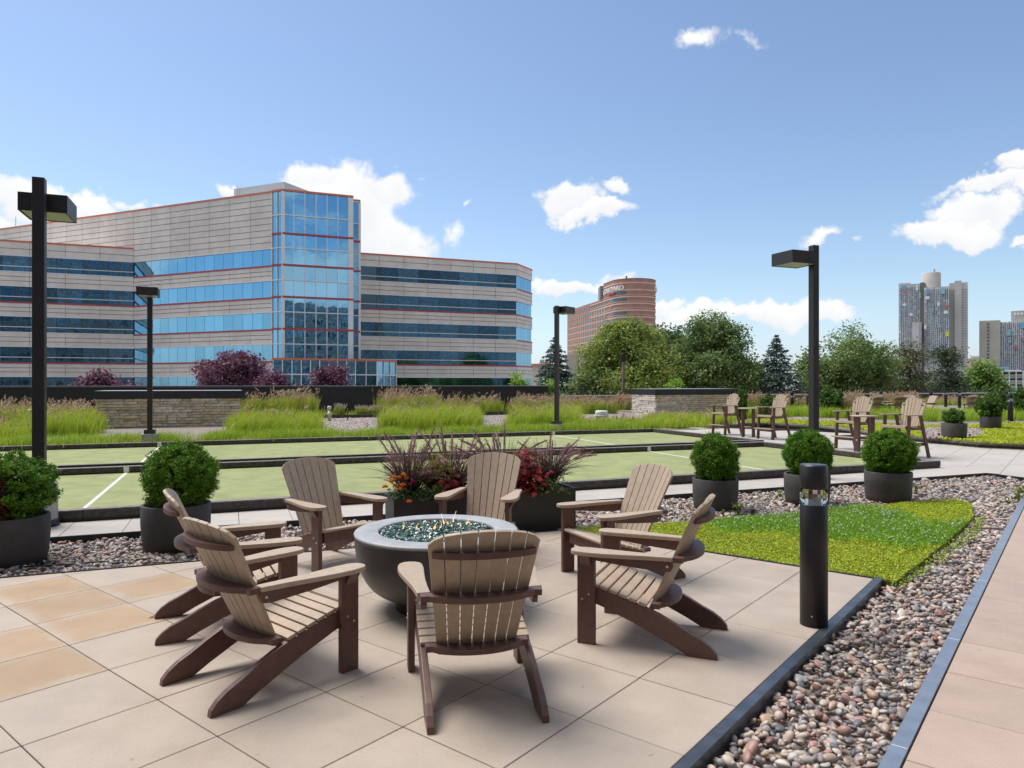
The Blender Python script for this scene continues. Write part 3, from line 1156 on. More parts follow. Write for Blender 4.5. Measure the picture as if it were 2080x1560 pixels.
bk = AQ * 30
vol([Pc - PDIR * LA + AQ * .6, Pc + AQ * .6, Pc + AQ * 12, Pc - PDIR * LA + AQ * 12], LOW - EYE, 18.2)
nB = np.array([-Bd[1], Bd[0]])
vol([Pc - Bd * 34 + nB * .6, T0 + nB * .6, T0 + nB * 14, Pc - Bd * 34 + nB * 14], LOW - EYE, 23.4)
vol([W0 + AQ * .6, W1 + AQ * .6 - PDIR * .3, W1 + unit(CD) * (FE.L - .3) + AQ * .6 - PDIR * .6, W1 + AQ * 25, W0 + AQ * 25], LOW - EYE, 18.0)
obp("building_core", mb, M_PRECAST)
# rooftop plant room, masts
mb = MB()
ph = Pc + Bd * 13 + nB * 5
Fp = Facade(ph, BDEG, 9.0)
zz = zat(386, 96) - EYE
Fp.slab(mb, 0, 8.6, 22, zz, -7, 0)
obp("plant_room", mb, mat("pale_cladding", (0.50, 0.53, 0.54), 0.6, var=0.05))
mb = MB()
for px, y0, y1, r in ((482, 395, 378, .07), (487, 390, 380, .05), (32, 455, 440, .04)):
    q = at(px, 94)
    mb.tube([(q.x, q.y, zat(y0 + 6, 94)), (q.x, q.y, zat(y1, 94))], r, 5)
obp("roof_mast", mb, M_CONC)

# apartment block that the terrace belongs to: it stands behind the camera and shows in the mirrored glass
AB = thing("apartment_block", (0, -12, -0.1), "pale apartment block mirrored in the glass of the office tower", "building")
mb = MB().box((18, -9, 12.0), (72, 16, 24.0)).box((-66, -13.5, 20.0), (95, 16, 40.0)).box((104, -9.5, 23.0), (99, 16, 46.0))
ob("wall", mb.mesh("wall", mat("apartment_render", (0.20, 0.185, 0.175), 0.85, var=0.1, scale=0.5)), AB)
mw = MB()
mf = MB()
for x0, x1, yf, nz in ((-17, 53, -0.98, 7), (-113, -19, -5.48, 12), (55, 153, -1.48, 13)):
    for i in range(int((x1 - x0) / 4.0)):
        for j in range(nz):
            x, z = x0 + 2.2 + i * 4.0, 1.2 + j * 3.3
            mw.box((x, yf, z + 1.0), (2.4, 0.06, 2.0))
            for dx in (-1.24, 0, 1.24):
                mf.box((x + dx, yf + .03, z + 1.0), (0.12, 0.12, 2.1))
            for dz in (-.05, 2.05):
                mf.box((x, yf + .03, z + dz), (2.6, 0.14, 0.14))
ob("window_glass", mw.mesh("window_glass", M_GLASS_D, recalc=False), AB, kind='stuff')
ob("window_frame", mf.mesh("window_frame", M_SILL, recalc=False), AB, kind='stuff')
# ------------------------------------------------------------------ hotel with the round end
M_BRICK = mat("far_brick", (0.36, 0.19, 0.15), 0.85, var=0.12, scale=0.3)
M_BUFF = mat("buff_band", (0.62, 0.43, 0.34), 0.8, var=0.06, scale=0.3)
M_FARGLASS = mat("far_window", (0.045, 0.06, 0.085), 0.12, 0.0, var=0.3, scale=0.2, spec=0.9)
M_TANWALL = mat("tan_render", (0.46, 0.40, 0.34), 0.85, var=0.08, scale=0.2)
HO = thing("hotel", (52.5, 305.5, LOW), "tall reddish brick hotel with a rounded end and white rooftop lettering", "building")
HM = Matrix.Translation((-52.5, -305.5, -LOW))
hc = np.array([52.5, 305.5])
hd = np.array([-0.222, 0.975])
hn = np.array([-0.975, -0.222])
HR, HL = 9.5, 65.0


def hring(r, l0=HL, n=28, off=0.0):
    """Plan outline: straight left face, round near end, straight right face."""
    pts = [hc + hn * r + hd * l0]
    for k in range(n + 1):
        a = math.pi * k / n
        pts.append(hc + hn * r * math.cos(a) - hd * r * math.sin(a))
    pts.append(hc - hn * r + hd * l0)
    return pts


def hvol(name, r, z0, z1, m, l0=HL):
    mb = MB().prism([(p[0], p[1], z0 + EYE) for p in hring(r, l0)], (0, 0, z1 - z0))
    me = mb.mesh(name, m)
    me.transform(HM)
    return ob(name, me, HO)


ZROOF = 38.0
hvol("brick_wall", HR, LOW - EYE, ZROOF, M_BRICK)
hvol("crown_wall", HR + 0.1, ZROOF, 44.3, M_BRICK, 10.5)
hvol("crown_band", HR + 0.25, 42.4, 42.9, M_BUFF, 10.6)
hvol("roof_edge", HR + 0.25, 44.3, 44.6, M_BRICK, 10.6)
fl = 2.86
zf = [39.7 - k * fl for k in range(13)]
for i, z in enumerate(zf):
    ll = 10.6 if z > ZROOF else (28 if i < 4 else 6.0)
    hvol("buff_band", HR + 0.22, z - 0.28, z + 0.28, M_BUFF, ll)
    if i:
        hvol("buff_band", HR + 0.22, z + 0.75, z + 1.0, M_BUFF, ll)
# ribbon windows on the curve
for i in range(12):
    z = zf[i]
    mb = MB()
    pts = hring(HR + 0.18, 3.0, 28)
    seg = pts[0:10] if i != 2 else pts[0:2]
    for a, b in zip(seg[:-1], seg[1:]):
        mb.prism([(a[0], a[1], z - 1.75 + EYE), (b[0], b[1], z - 1.75 + EYE), (b[0], b[1], z - 0.35 + EYE), (a[0], a[1], z - 0.35 + EYE)], (hn[0] * .02, hn[1] * .02, 0))
    me = mb.mesh("ribbon_window", M_FARGLASS)
    me.transform(HM)
    ob("ribbon_window", me, HO)
# bedroom windows of the long face
wm = MB().box((0, 0, 0), (1.7, 0.10, 1.5)).mesh("window", M_FARGLASS)
pm = MB()
ang = math.atan2(hd[1], hd[0])
for c in range(17):
    x = 7.5 + c * 3.35
    for i in range(1, 14):
        z = 39.7 - i * fl - 0.95
        p = hc + hn * (HR + 0.03) + hd * x
        ob("window", wm, HO, (p[0] - 52.5, p[1] - 305.5, z + EYE - LOW), ang)
    p = hc + hn * HR + hd * (x + 1.7)
    q = hn * 0.22
    pm.prism([(p[0] - hd[0] * .3, p[1] - hd[1] * .3, LOW), (p[0] + hd[0] * .3, p[1] + hd[1] * .3, LOW), (p[0] + hd[0] * .3, p[1] + hd[1] * .3, ZROOF - 4 + EYE), (p[0] - hd[0] * .3, p[1] - hd[1] * .3, ZROOF - 4 + EYE)], (q[0], q[1], 0))
for i in range(4, 14):
    z = 39.7 - i * fl
    a = hc + hn * HR + hd * 5
    b = hc + hn * HR + hd * HL
    pm.prism([(a[0], a[1], z - .15 + EYE), (b[0], b[1], z - .15 + EYE), (b[0], b[1], z + .2 + EYE), (a[0], a[1], z + .2 + EYE)], (hn[0] * .18, hn[1] * .18, 0))
me = pm.mesh("buff_grid", M_BUFF)
me.transform(HM)
ob("buff_grid", me, HO)
mb = MB()
p = hc + hn * (HR - 3) + hd * 16
mb.box((p[0], p[1], 41.0 + EYE), (6, 8, 6))
p2 = hc + hn * (HR - 5) + hd * 6
mb.box((p2[0] + 2.0, p2[1] - 10.2, 44.6 + EYE), (0.7, 0.7, 3.0))
me = mb.mesh("lift_house", mat("lift_grey", (0.22, 0.23, 0.25), 0.8))
me.transform(HM)
ob("lift_house", me, HO)
pod = MB()
for (x0, x1, zt, Y) in ((1150, 1180, 720, 286), (1178, 1215, 716, 283)):
    a, b = at(x0, Y), at(x1, Y)
    pod.prism([(a.x, Y, LOW), (b.x, Y, LOW), (b.x, Y + 8, LOW), (a.x, Y + 8, LOW)], (0, 0, zat(zt, Y) - LOW))
me = pod.mesh("podium_wall", M_TANWALL)
me.transform(HM)
ob("podium_wall", me, HO)


def lettering(name, txt, height, m, parent):
    cu = bpy.data.curves.new(name, 'FONT')
    cu.body = txt
    cu.size = height
    cu.extrude = 0.12
    cu.align_x = 'LEFT'
    o = bpy.data.objects.new(name, cu)
    COL.objects.link(o)
    dg = bpy.context.evaluated_depsgraph_get()
    me = bpy.data.meshes.new_from_object(o.evaluated_get(dg))
    bpy.data.objects.remove(o)
    me.materials.clear()
    me.materials.append(m)
    return me


M_SIGN = mat("white_sign", (0.85, 0.85, 0.85), 0.5, var=0)
M_SIGNRED = mat("red_sign", (0.55, 0.06, 0.04), 0.5, var=0)


def wrap_sign(txt, s_start, z, size, m, stretch=1.0, bold=0.0):
    """Letters bent along the hotel's outline; s is measured along it, towards the right, from the flat part."""
    me = lettering("sign_letters", txt, size, m, HO)
    for v in me.vertices:
        s_ = s_start + v.co.x * stretch
        r = HR + 0.55 + v.co.z
        if s_ < 0:
            p = hc + hn * r - hd * s_
        else:
            a = s_ / HR
            p = hc + hn * r * math.cos(a) - hd * r * math.sin(a)
        v.co = Vector((p[0], p[1], z + v.co.y + EYE))
    me.transform(HM)
    return ob("sign_letters", me, HO)


for off in (0, .14):
    wrap_sign("COURTYARD", -9.6 + off, 39.85, 2.75, M_SIGN, 1.02)
wrap_sign("Marriott", -3.0, 38.1, 1.7, M_SIGNRED, 1.0)
wrap_sign("COURTYARD", 21.6, 39.6, 3.0, M_SIGN, 1.02)

# ------------------------------------------------------------------ two concrete apartment towers, white slab block
M_TOWER = mat("tower_concrete", (0.47, 0.45, 0.43), 0.9, var=0.14, scale=0.06)
M_TOWER2 = mat("tower_concrete_light", (0.52, 0.51, 0.50), 0.9, var=0.12, scale=0.06)
M_TILEA = attr_mat("tower_cladding", 0.5, 0.0)
FARY = 650.0


def line_of(xc, Y):
    """Front line of a distant building that faces the terrace: a point, its direction and its depth direction."""
    m = (xc - CX) / FPX
    c = np.array([m * Y, Y])
    n = math.hypot(1, m)
    return c, np.array([1, -m]) / n, np.array([m, 1]) / n


TXC = 1900.0


def tpt(px, Y, back=0.0):
    c, ex, ey = line_of(TXC, Y)
    p = c + ex * hit(px, c, ex) + ey * back
    return p


def tower_grid(T, x0, x1, y0, y1, Y, nx, ny, cols, wts, name="window_grid", depth=0.5, slat=True):
    """Bays of glass, coloured infill and white fins; too fine to tell one by one."""
    a, b = tpt(x0, Y), tpt(x1, Y)
    ey = line_of(TXC, Y)[2]
    z1, z0 = zat(y0, Y), zat(y1, Y)
    V, F, C = [], [], []
    dz = (z1 - z0) / ny
    o = 0
    for i in range(nx):
        fin = RNG.random() < .6
        for j in range(ny):
            c = cols[RNG.choice(len(cols), p=wts)]
            for (u0, u1, w0, w1, cc, out) in ((.06, .66, .30, .95, c, .0), (.70, .96, .02, .98, (0.56, 0.58, 0.60) if fin else (0.40, 0.43, 0.46), .25), (.06, .66, .03, .27, (0.42, 0.44, 0.46), .12)):
                q0, q1 = a + (b - a) * (i + u0) / nx, a + (b - a) * (i + u1) / nx
                zs = (z0 + (j + w0) * dz, z0 + (j + w1) * dz)
                f0, f1 = q0 - ey * (depth + out), q1 - ey * (depth + out)
                V += [(*f0, zs[0]), (*f1, zs[0]), (*f1, zs[1]), (*f0, zs[1]), (*q0, zs[0]), (*q1, zs[0]), (*q1, zs[1]), (*q0, zs[1])]
                F += [(o, o + 1, o + 2, o + 3), (o + 4, o, o + 3, o + 7), (o + 1, o + 5, o + 6, o + 2), (o + 3, o + 2, o + 6, o + 7)]
                C += [cc] * 8
                o += 8
    me = np_mesh(name, V, F, M_TILEA, C)
    me.transform(Matrix.Translation(-T.location))
    ob(name, me, T, kind='stuff')


def tbox(T, name, x0, x1, ytop, ybot, Y, dep, m, slant=0.0):
    a, b = tpt(x0, Y), tpt(x1, Y + slant)
    ey = line_of(TXC, Y)[2] * dep
    z0 = LOW if ybot is None else zat(ybot, Y)
    mb = MB().prism([(*a, z0), (*b, z0), (*(b + ey), z0), (*(a + ey), z0)], (0, 0, zat(ytop, Y) - z0))
    me = mb.mesh(name, m)
    me.transform(Matrix.Translation(-T.location))
    return ob(name, me, T)


BLUE = [(0.15, 0.18, 0.22), (0.19, 0.23, 0.28), (0.27, 0.32, 0.38), (0.11, 0.12, 0.14), (0.24, 0.42, 0.52), (0.66, 0.68, 0.68), (0.36, 0.40, 0.42)]
BW = [.20, .24, .24, .08, .06, .05, .13]
TA = thing("apartment_tower", at(1895, FARY, LOW), "taller grey concrete tower with coloured window panels and a round topped shaft", "building")
tbox(TA, "concrete_block", 1825.5, 1872, 574, None, FARY, 22, M_TOWER)
tbox(TA, "concrete_block", 1877, 1928, 583, None, FARY - 2, 26, M_TOWER)
tbox(TA, "side_block", 1928, 1966, 577, None, FARY + 6, 20, M_TOWER2)
tbox(TA, "side_shaft", 1939, 1953, 573, None, FARY + 3.5, 10, M_TOWER)
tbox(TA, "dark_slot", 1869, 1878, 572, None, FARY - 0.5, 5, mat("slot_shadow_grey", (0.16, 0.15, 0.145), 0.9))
mbs = MB().lathe([(8.0, LOW), (8.0, zat(552.5, FARY)), (7.6, zat(551.5, FARY))], 20, (at(1891, FARY + 9).x, FARY + 9, 0))
me = mbs.mesh("round_shaft", M_TOWER)
me.transform(Matrix.Translation(-TA.location))
ob("round_shaft", me, TA)
tbox(TA, "chimney", 1896, 1900, 546, 552, FARY + 5, 2, M_TOWER)
tbox(TA, "roof_box", 1826, 1849, 571, 575, FARY + 2, 8, M_TOWER)
tbox(TA, "pale_shaft", 1853, 1867, 653, None, FARY - 5, 6, M_TOWER2)
tbox(TA, "dark_joint", 1867, 1872, 653, None, FARY - 4, 4, M_TOWER)
tower_grid(TA, 1826.5, 1868.5, 578, 658, FARY, 11, 26, BLUE, BW)
tower_grid(TA, 1879, 1927.5, 586, 667, FARY - 2, 13, 26, BLUE, BW)
DARKW = [.26, .26, .12, .24, .04, .01, .07]
tower_grid(TA, 1826.5, 1852.5, 659, 740, FARY, 7, 22, BLUE, DARKW)
tower_grid(TA, 1878, 1927.5, 668, 745, FARY - 2, 12, 20, BLUE, DARKW)
PANEL = {k: mat("panel_" + k, c, 0.6, var=0.05) for k, c in dict(red=(.50, .12, .16), blue=(.16, .36, .52), white=(.72, .73, .74), yellow=(.62, .55, .12), aqua=(.25, .45, .50)).items()}
for (x, y, wd, hh, k) in ((1832, 576, 10, 7, 'blue'), (1834, 588, 9, 4, 'red'), (1834, 613, 6, 5, 'white'), (1834, 624, 7, 7, 'blue'), (1847, 634, 7, 5, 'white'), (1860, 581, 5, 6, 'white'),
                         (1880, 586, 8, 9, 'blue'), (1879, 601, 9, 6, 'white'), (1883, 595, 4, 4, 'red'), (1910, 588, 10, 10, 'aqua'), (1890, 626, 7, 7, 'blue'), (1919, 620, 8, 6, 'red'), (1917, 632, 8, 6, 'white'),
                         (1904, 614, 5, 7, 'white'), (1920, 674, 8, 10, 'yellow'), (1904, 660, 7, 5, 'aqua'), (1866, 592, 4, 12, 'aqua'), (1877, 660, 5, 8, 'white')):
    tbox(TA, "coloured_panel", x, x + wd, y, y + hh, FARY - 3.4, .5, PANEL[k])
sb = MB()
for k in range(30):
    y = 590 + k * 5.2
    fa, fb = tpt(1928.5, FARY + 5.7), tpt(1965.5, FARY + 5.7)
    sb.prism([(*fa, zat(y, FARY) - .22), (*fb, zat(y, FARY) - .22), (*fb, zat(y, FARY) + .22), (*fa, zat(y, FARY) + .22)], (.1, .25, 0))
me = sb.mesh("floor_line", mat("floor_line_grey", (0.30, 0.30, 0.30), 0.9))
me.transform(Matrix.Translation(-TA.location))
ob("floor_line", me, TA)

TXC = 2010.0
TB = thing("apartment_tower", at(2040, FARY, LOW), "lower grey concrete tower at the picture's edge with a blank tan side", "building")
tbox(TB, "blank_side", 1989, 2032, 651, None, FARY, 20, mat("tan_concrete", (0.46, 0.42, 0.36), 0.9, var=0.1, scale=0.05))
tbox(TB, "concrete_block", 2032, 2120, 655, None, FARY + 1, 24, M_TOWER)
tbox(TB, "penthouse", 2054, 2100, 634, 656, FARY + 8, 12, M_TOWER)
for x in (2059.5, 2066, 2073, 2080):
    tbox(TB, "penthouse_window", x, x + 5, 638, 642, FARY + 7.6, .6, PANEL['white'])
for k in range(13):
    tbox(TB, "stair_window", 2005.5, 2009.5, 656 + k * 6.9, 660 + k * 6.9, FARY - .4, .8, M_FARGLASS)
tower_grid(TB, 2033, 2115, 656, 683, FARY + 1, 20, 9, BLUE, BW)
tower_grid(TB, 2033, 2115, 684, 760, FARY + 1, 20, 24, BLUE, DARKW)
for (x, y, wd, hh, k) in ((2046, 671, 7, 12, 'aqua'), (2072, 657, 9, 12, 'blue'), (2060, 704, 6, 6, 'red'), (2048, 692, 6, 5, 'aqua'), (2076, 690, 6, 5, 'red')):
    tbox(TB, "coloured_panel", x, x + wd, y, y + hh, FARY - .2, .5, PANEL[k])

WB = thing("balcony_block", at(2055, 210, LOW), "low white block with a grid of balconies below the lower tower", "building")
tbox(WB, "block_wall", 2018, 2140, 755, None, 212, 15, mat("grey_white_render", (0.30, 0.31, 0.33), 0.8))
for k in range(6):
    tbox(WB, "balcony_slab", 2018, 2140, 754.5 + k * 12, 756.5 + k * 12, 210, 2.5, M_TOWER2)
    tbox(WB, "balustrade", 2018, 2140, 760 + k * 12, 766 + k * 12, 210.3, .2, M_TOWER2)
for k in range(10):
    tbox(WB, "fin", 2021 + k * 14, 2023.4 + k * 14, 754, None, 209.6, 2.6, PANEL['white'])
tbox(WB, "roof_canopy", 2040, 2075, 752, 754.5, 208, 6, PANEL['white'])
tbox(WB, "blue_room", 2030, 2050, 745, 755, 216, 6, PANEL['blue'])
LB_ = thing("low_building", at(1985, 400, LOW), "small tan building in the gap between the two grey towers", "building")
tbox(LB_, "wall", 1960, 2000, 727, None, 400, 20, M_TANWALL)
tbox(LB_, "roof_box", 1972, 1990, 723, 727, 402, 8, M_TANWALL)
LB2 = thing("low_building", at(1092, 240, LOW), "small orange roofed building showing between the office block and the dark spruce", "building")
tbox(LB2, "wall", 1078, 1105, 725, None, 240, 12, M_TANWALL)
tbox(LB2, "roof", 1076, 1107, 721, 725, 239, 14, M_CORAL)


# ------------------------------------------------------------------ trees
def crown_cloud(lobes, ncl, per, crad, leaf, cols, up=0.35, asp=0.62, jit=0.16, shell=0.55):
    """Leaf clumps spread through the outer part of a set of ellipsoids."""
    lobes = np.array(lobes, float)
    vol_ = lobes[:, 3] * lobes[:, 4] * lobes[:, 5]
    idx = RNG.choice(len(lobes), ncl, p=vol_ ** 0.7 / (vol_ ** 0.7).sum())
    d = rand_dirs(ncl)
    rr = RNG.uniform(shell, 1.04, ncl)[:, None]
    C = lobes[idx, :3] + d * lobes[idx, 3:] * rr
    cc = mixcols(cols, ncl, jit)
    k = np.repeat(np.arange(ncl), per)
    off = np.clip(RNG.normal(0, 1, (len(k), 3)), -1.5, 1.5) * np.array([1, 1, 0.62]) * crad
    P = C[k] + off
    N = norm(d[k] * 0.5 + rand_dirs(len(k)) * 0.75 + np.array([0, 0, up]))
    V, F = leaf_quads(P, N, leaf * RNG.uniform(0.6, 1.35, len(k)), asp)
    cl = np.clip(cc[k] * (1 + RNG.normal(0, 0.10, (len(k), 1))), 0, 1)
    return V, F, np.repeat(cl, 4, 0)


def trunk_mesh(name, h, r, limbs, wob=0.15, m=None):
    mb = MB()
    pts = [Vector((random.gauss(0, wob) * k / 5, random.gauss(0, wob) * k / 5, h * k / 5)) for k in range(6)]
    mb.tube(pts, [r * (1.25 if k == 0 else 1 - 0.13 * k) for k in range(6)], 9)
    for (x, y, z) in limbs:
        s = pts[3] if random.random() < .5 else pts[4]
        e = Vector((x, y, z))
        mid = s.lerp(e, 0.5) + Vector((0, 0, 0.08 * h))
        mb.tube([s, s.lerp(mid, .5), mid, e], [r * .5, r * .4, r * .28, r * .08], 6)
    return mb.mesh(name, m or M_BARK, recalc=False)


def broad_tree(px, Y, ytop, hw, label, cols, ncl=520, per=34, leaf=0.30, crad=0.5, base=LOW, squash=1.0, group=None, name="leafy_tree", cat="tree", low=None, nl=13):
    c = at(px, Y)
    sc_ = Y / FPX
    top = zat(ytop, Y)
    wd = hw * sc_
    bot = base + (top - base) * 0.22 if low is None else low
    zc, rz = (top + bot) / 2, (top - bot) / 2
    t = thing(name, (c.x, c.y, base), label, cat, group)
    lob = [(0, 0, zc - base - rz * .12, wd * .74, wd * .74, rz * .80)]
    for k in range(nl):
        a = 2 * math.pi * k / nl * 2.4 + random.uniform(-.3, .3)
        e = random.uniform(-0.5, 1.0)
        ce = math.cos(e * 1.2)
        rr = random.uniform(.30, .44)
        lob.append((math.cos(a) * wd * .66 * ce, math.sin(a) * wd * .66 * ce, zc - base + rz * (0.62 * math.sin(e * 1.25)) - rz * .05, wd * rr, wd * rr, rz * rr * .95))
    lob.append((0, 0, top - base - rz * .32, wd * .40, wd * .40, rz * .32))
    V, F, C = crown_cloud(lob, ncl, per, crad, leaf, cols)
    ob("crown", np_mesh("crown", V, F, M_LEAF, C), t)
    ob("trunk", trunk_mesh("trunk", (zc - base) * 1.05, max(.12, wd * .055), [(l[0] * .8, l[1] * .8, l[2]) for l in lob[1:8]]), t)
    return t


def spruce(px, Y, ytop, hw, label, cols, base=LOW, layers=46, leaf=.34, droop=.25, dens=1.0, group=None):
    c = at(px, Y)
    top = zat(ytop, Y)
    h = top - base
    rad = hw * Y / FPX / (1 - min(.8, (EYE - base) / h)) ** .85      # hw is the half width at eye level
    t = thing("spruce_tree", (c.x, c.y, base), label, "tree", group)
    Ps, Ns, Ts, Cs = [], [], [], []
    for i in range(layers):
        f = i / (layers - 1)
        z = h * (0.10 + 0.90 * f) + random.uniform(-.12, .12)
        r = rad * (1 - f) ** 0.85 * 1.02 + 0.06
        nb = int(7 + 15 * (1 - f))
        a0 = random.uniform(0, 6.28)
        for b in range(nb):
            a = a0 + 2 * math.pi * b / nb + random.uniform(-.2, .2)
            L = r * random.uniform(.72, 1.12)
            n = int((6 + 34 * L / max(rad, .1)) * dens)
            s = RNG.uniform(.12, 1.0, n) ** .8
            x = np.cos(a) * s * L
            y = np.sin(a) * s * L
            zz = z - droop * L * s ** 1.6 + 0.30 * L * np.maximum(0, s - .75)
            wdt = .20 * L * (1.15 - s) + .05
            P = np.stack([x, y, zz], 1) + RNG.normal(0, 1, (n, 3)) * np.array([1, 1, .35]) * wdt[:, None]
            T = np.stack([np.cos(a) + RNG.normal(0, .5, n), np.sin(a) + RNG.normal(0, .5, n), RNG.normal(-.15, .35, n)], 1)
            N = norm(np.array([np.cos(a) * .35, np.sin(a) * .35, .8]) + RNG.normal(0, .45, (n, 3)))
            cb = mixcols(cols, 1, .14)[0]
            Ps.append(P)
            Ns.append(N)
            Ts.append(T)
            Cs.append(np.clip(cb * (1 + RNG.normal(0, .14, (n, 1))), 0, 1))
    P, N, T, C = (np.concatenate(a) for a in (Ps, Ns, Ts, Cs))
    V, F = leaf_quads(P, N, leaf * RNG.uniform(.7, 1.4, len(P)), .42, norm(T))
    ob("crown", np_mesh("crown", V, F, M_NEEDLE, np.repeat(C, 4, 0)), t)
    ob("trunk", MB().tube([(0, 0, 0), (0, 0, h * .5), (0, 0, h * .98)], [.22, .14, .02], 8).mesh("trunk", M_BARK, recalc=False), t)
    return t


def pine(px, Y, ytop, hw, label, cols, base=LOW, n=60, per=110, leaf=.28, group=None):
    """Open crown: flat tufts of needles carried on bare limbs."""
    c = at(px, Y)
    top = zat(ytop, Y)
    rad = hw * Y / FPX
    h = top - base
    t = thing("pine_tree", (c.x, c.y, base), label, "tree", group)
    parts = []
    mb = MB().tube([(0, 0, 0), (.1, 0, h * .5), (0, .1, h * .95)], [.24, .17, .03], 8)
    for k in range(n):
        f = random.uniform(.22, 1.0)
        a = random.uniform(0, 6.28)
        r = rad * (1.05 - 0.75 * f ** 1.7) * random.uniform(.25, 1.0)
        p = np.array([math.cos(a) * r, math.sin(a) * r, h * f * .97])
        mb.tube([(0, 0, p[2] - .25 * r), tuple(p * np.array([.55, .55, 1]) - np.array([0, 0, .12 * r])), tuple(p)], [.07, .05, .02], 5)
        sz = rad * random.uniform(.16, .30)
        P = p + RNG.normal(0, 1, (per, 3)) * np.array([sz, sz, sz * .40])
        N = norm(rand_dirs(per) + np.array([0, 0, .5]))
        T = norm(rand_dirs(per) + np.array([math.cos(a), math.sin(a), .5]))
        V, F = leaf_quads(P, N, leaf * RNG.uniform(.7, 1.3, per), .34, T)
        cb = mixcols(cols, 1, .15)[0]
        parts.append((V, F, np.repeat(np.clip(cb * (1 + RNG.normal(0, .15, (per, 1))), 0, 1), 4, 0)))
    V, F, C = join_np(parts)
    ob("crown", np_mesh("crown", V, F, M_NEEDLE, C), t)
    ob("trunk", mb.mesh("trunk", M_BARK, recalc=False), t)
    return t


G_YEL = [(0.307, 0.376, 0.079), (0.261, 0.342, 0.079), (0.364, 0.410, 0.103), (0.194, 0.273, 0.068)]
G_MID = [(0.170, 0.261, 0.079), (0.216, 0.307, 0.103), (0.137, 0.216, 0.068), (0.251, 0.319, 0.114)]
G_DRK = [(0.092, 0.161, 0.058), (0.126, 0.207, 0.069), (0.115, 0.184, 0.081)]
G_BLU = [(0.095, 0.157, 0.126), (0.126, 0.198, 0.167), (0.073, 0.126, 0.095), (0.157, 0.220, 0.188)]
G_OLV = [(0.205, 0.184, 0.097), (0.162, 0.173, 0.086), (0.130, 0.162, 0.076), (0.259, 0.216, 0.130)]
G_LIM = [(0.240, 0.405, 0.045), (0.195, 0.345, 0.045), (0.285, 0.450, 0.075)]
PURP = [(0.189, 0.078, 0.133), (0.144, 0.056, 0.099), (0.243, 0.111, 0.166), (0.111, 0.044, 0.078), (0.287, 0.144, 0.189)]
spruce(1127, 58, 688, 46, "dark blue-green spruce behind the slim lamp post, left of the hotel", G_BLU)
broad_tree(1352, 78, 655, 60, "dark crown rising behind and between the two big leafy trees", G_DRK, 300, 30, .40, .6)
broad_tree(1275, 56, 643, 108, "big yellow-green leafy tree in front of the hotel", G_YEL, 1000, 64, .215, .44)
broad_tree(1190, 54, 745, 38, "low leafy tree at the foot of the hotel, beside the spruce", G_MID, 160, 34, .28, .4, low=-3)
broad_tree(1448, 57, 637, 92, "big mid-green leafy tree behind the pale stone box", G_MID, 950, 64, .215, .44)
broad_tree(1520, 60, 715, 40, "smaller leafy tree low beside the bluish spruce", G_MID, 220, 34, .28, .4, low=-3)
spruce(1577, 56, 683, 52, "bluish spruce standing alone left of the lamp post by the terrace", G_BLU, leaf=.32)
broad_tree(1655, 60, 700, 42, "loose leafy tree directly behind the right lamp post", G_MID, 230, 34, .28, .42, low=-3)
broad_tree(1728, 58, 660, 88, "airy leafy tree with a wide crown right of the lamp post", G_MID, 640, 52, .21, .46)
pine(1848, 62, 692, 52, "open olive-brown pine in front of the taller grey tower", G_OLV, n=90)
pine(1925, 64, 702, 46, "dark green pine with flat tiers, right of the olive pine", [(.075, .115, .065), (.10, .14, .08), (.12, .14, .075)], n=95)
broad_tree(1995, 75, 731, 42, "rounded bright green tree below the lower grey tower", [(.20, .33, .06), (.17, .28, .06), (.23, .36, .07)], 330, 34, .34, .45, low=-3)
broad_tree(1790, 64, 755, 45, "dense dark shrubby tree under the airy leafy tree", G_DRK, 220, 34, .28, .4, low=-3)
broad_tree(1870, 68, 762, 75, "low dark green thicket under the two pines", G_DRK, 260, 34, .30, .5, low=-3)
broad_tree(1050, 42, 758, 22, "small lime green sapling in front of the office block's right end", G_LIM, 110, 26, .17, .2, base=-1, low=-.5, nl=5, name="sapling")
broad_tree(1118, 41, 772, 26, "small lime green sapling at the end of the dark parapet", G_LIM, 110, 26, .17, .2, base=-1, low=-.5, nl=5, name="sapling")
broad_tree(1372, 45, 768, 20, "small lime green sapling above the pale stone box", G_LIM, 90, 26, .17, .2, base=-1, low=-.2, nl=5, name="sapling")
broad_tree(470, 46, 712, 74, "tallest purple-leaved tree, in front of the oblique office face", PURP, 420, 26, .20, .32, base=-3, low=.3, name="purple_tree", group="purple-leaved trees beyond the parapet")
broad_tree(558, 44, 753, 44, "low purple-leaved tree beside the tallest one, near the entrance hall", PURP, 220, 26, .20, .28, base=-3, low=-.8, name="purple_tree", group="purple-leaved trees beyond the parapet")
broad_tree(672, 46, 737, 42, "round purple-leaved tree in front of the glass entrance hall", PURP, 260, 26, .20, .28, base=-3, low=-.6, name="purple_tree", group="purple-leaved trees beyond the parapet")
broad_tree(195, 40, 750, 46, "purple-leaved tree showing over the parapet at the left, by the big lamp post", PURP, 240, 26, .18, .26, base=-3, low=-.6, name="purple_tree", group="purple-leaved trees beyond the parapet")
broad_tree(262, 40, 770, 38, "lowest purple-leaved crown, just above the left stone box", PURP, 150, 26, .18, .26, base=-3, low=-.8, name="purple_tree", group="purple-leaved trees beyond the parapet")
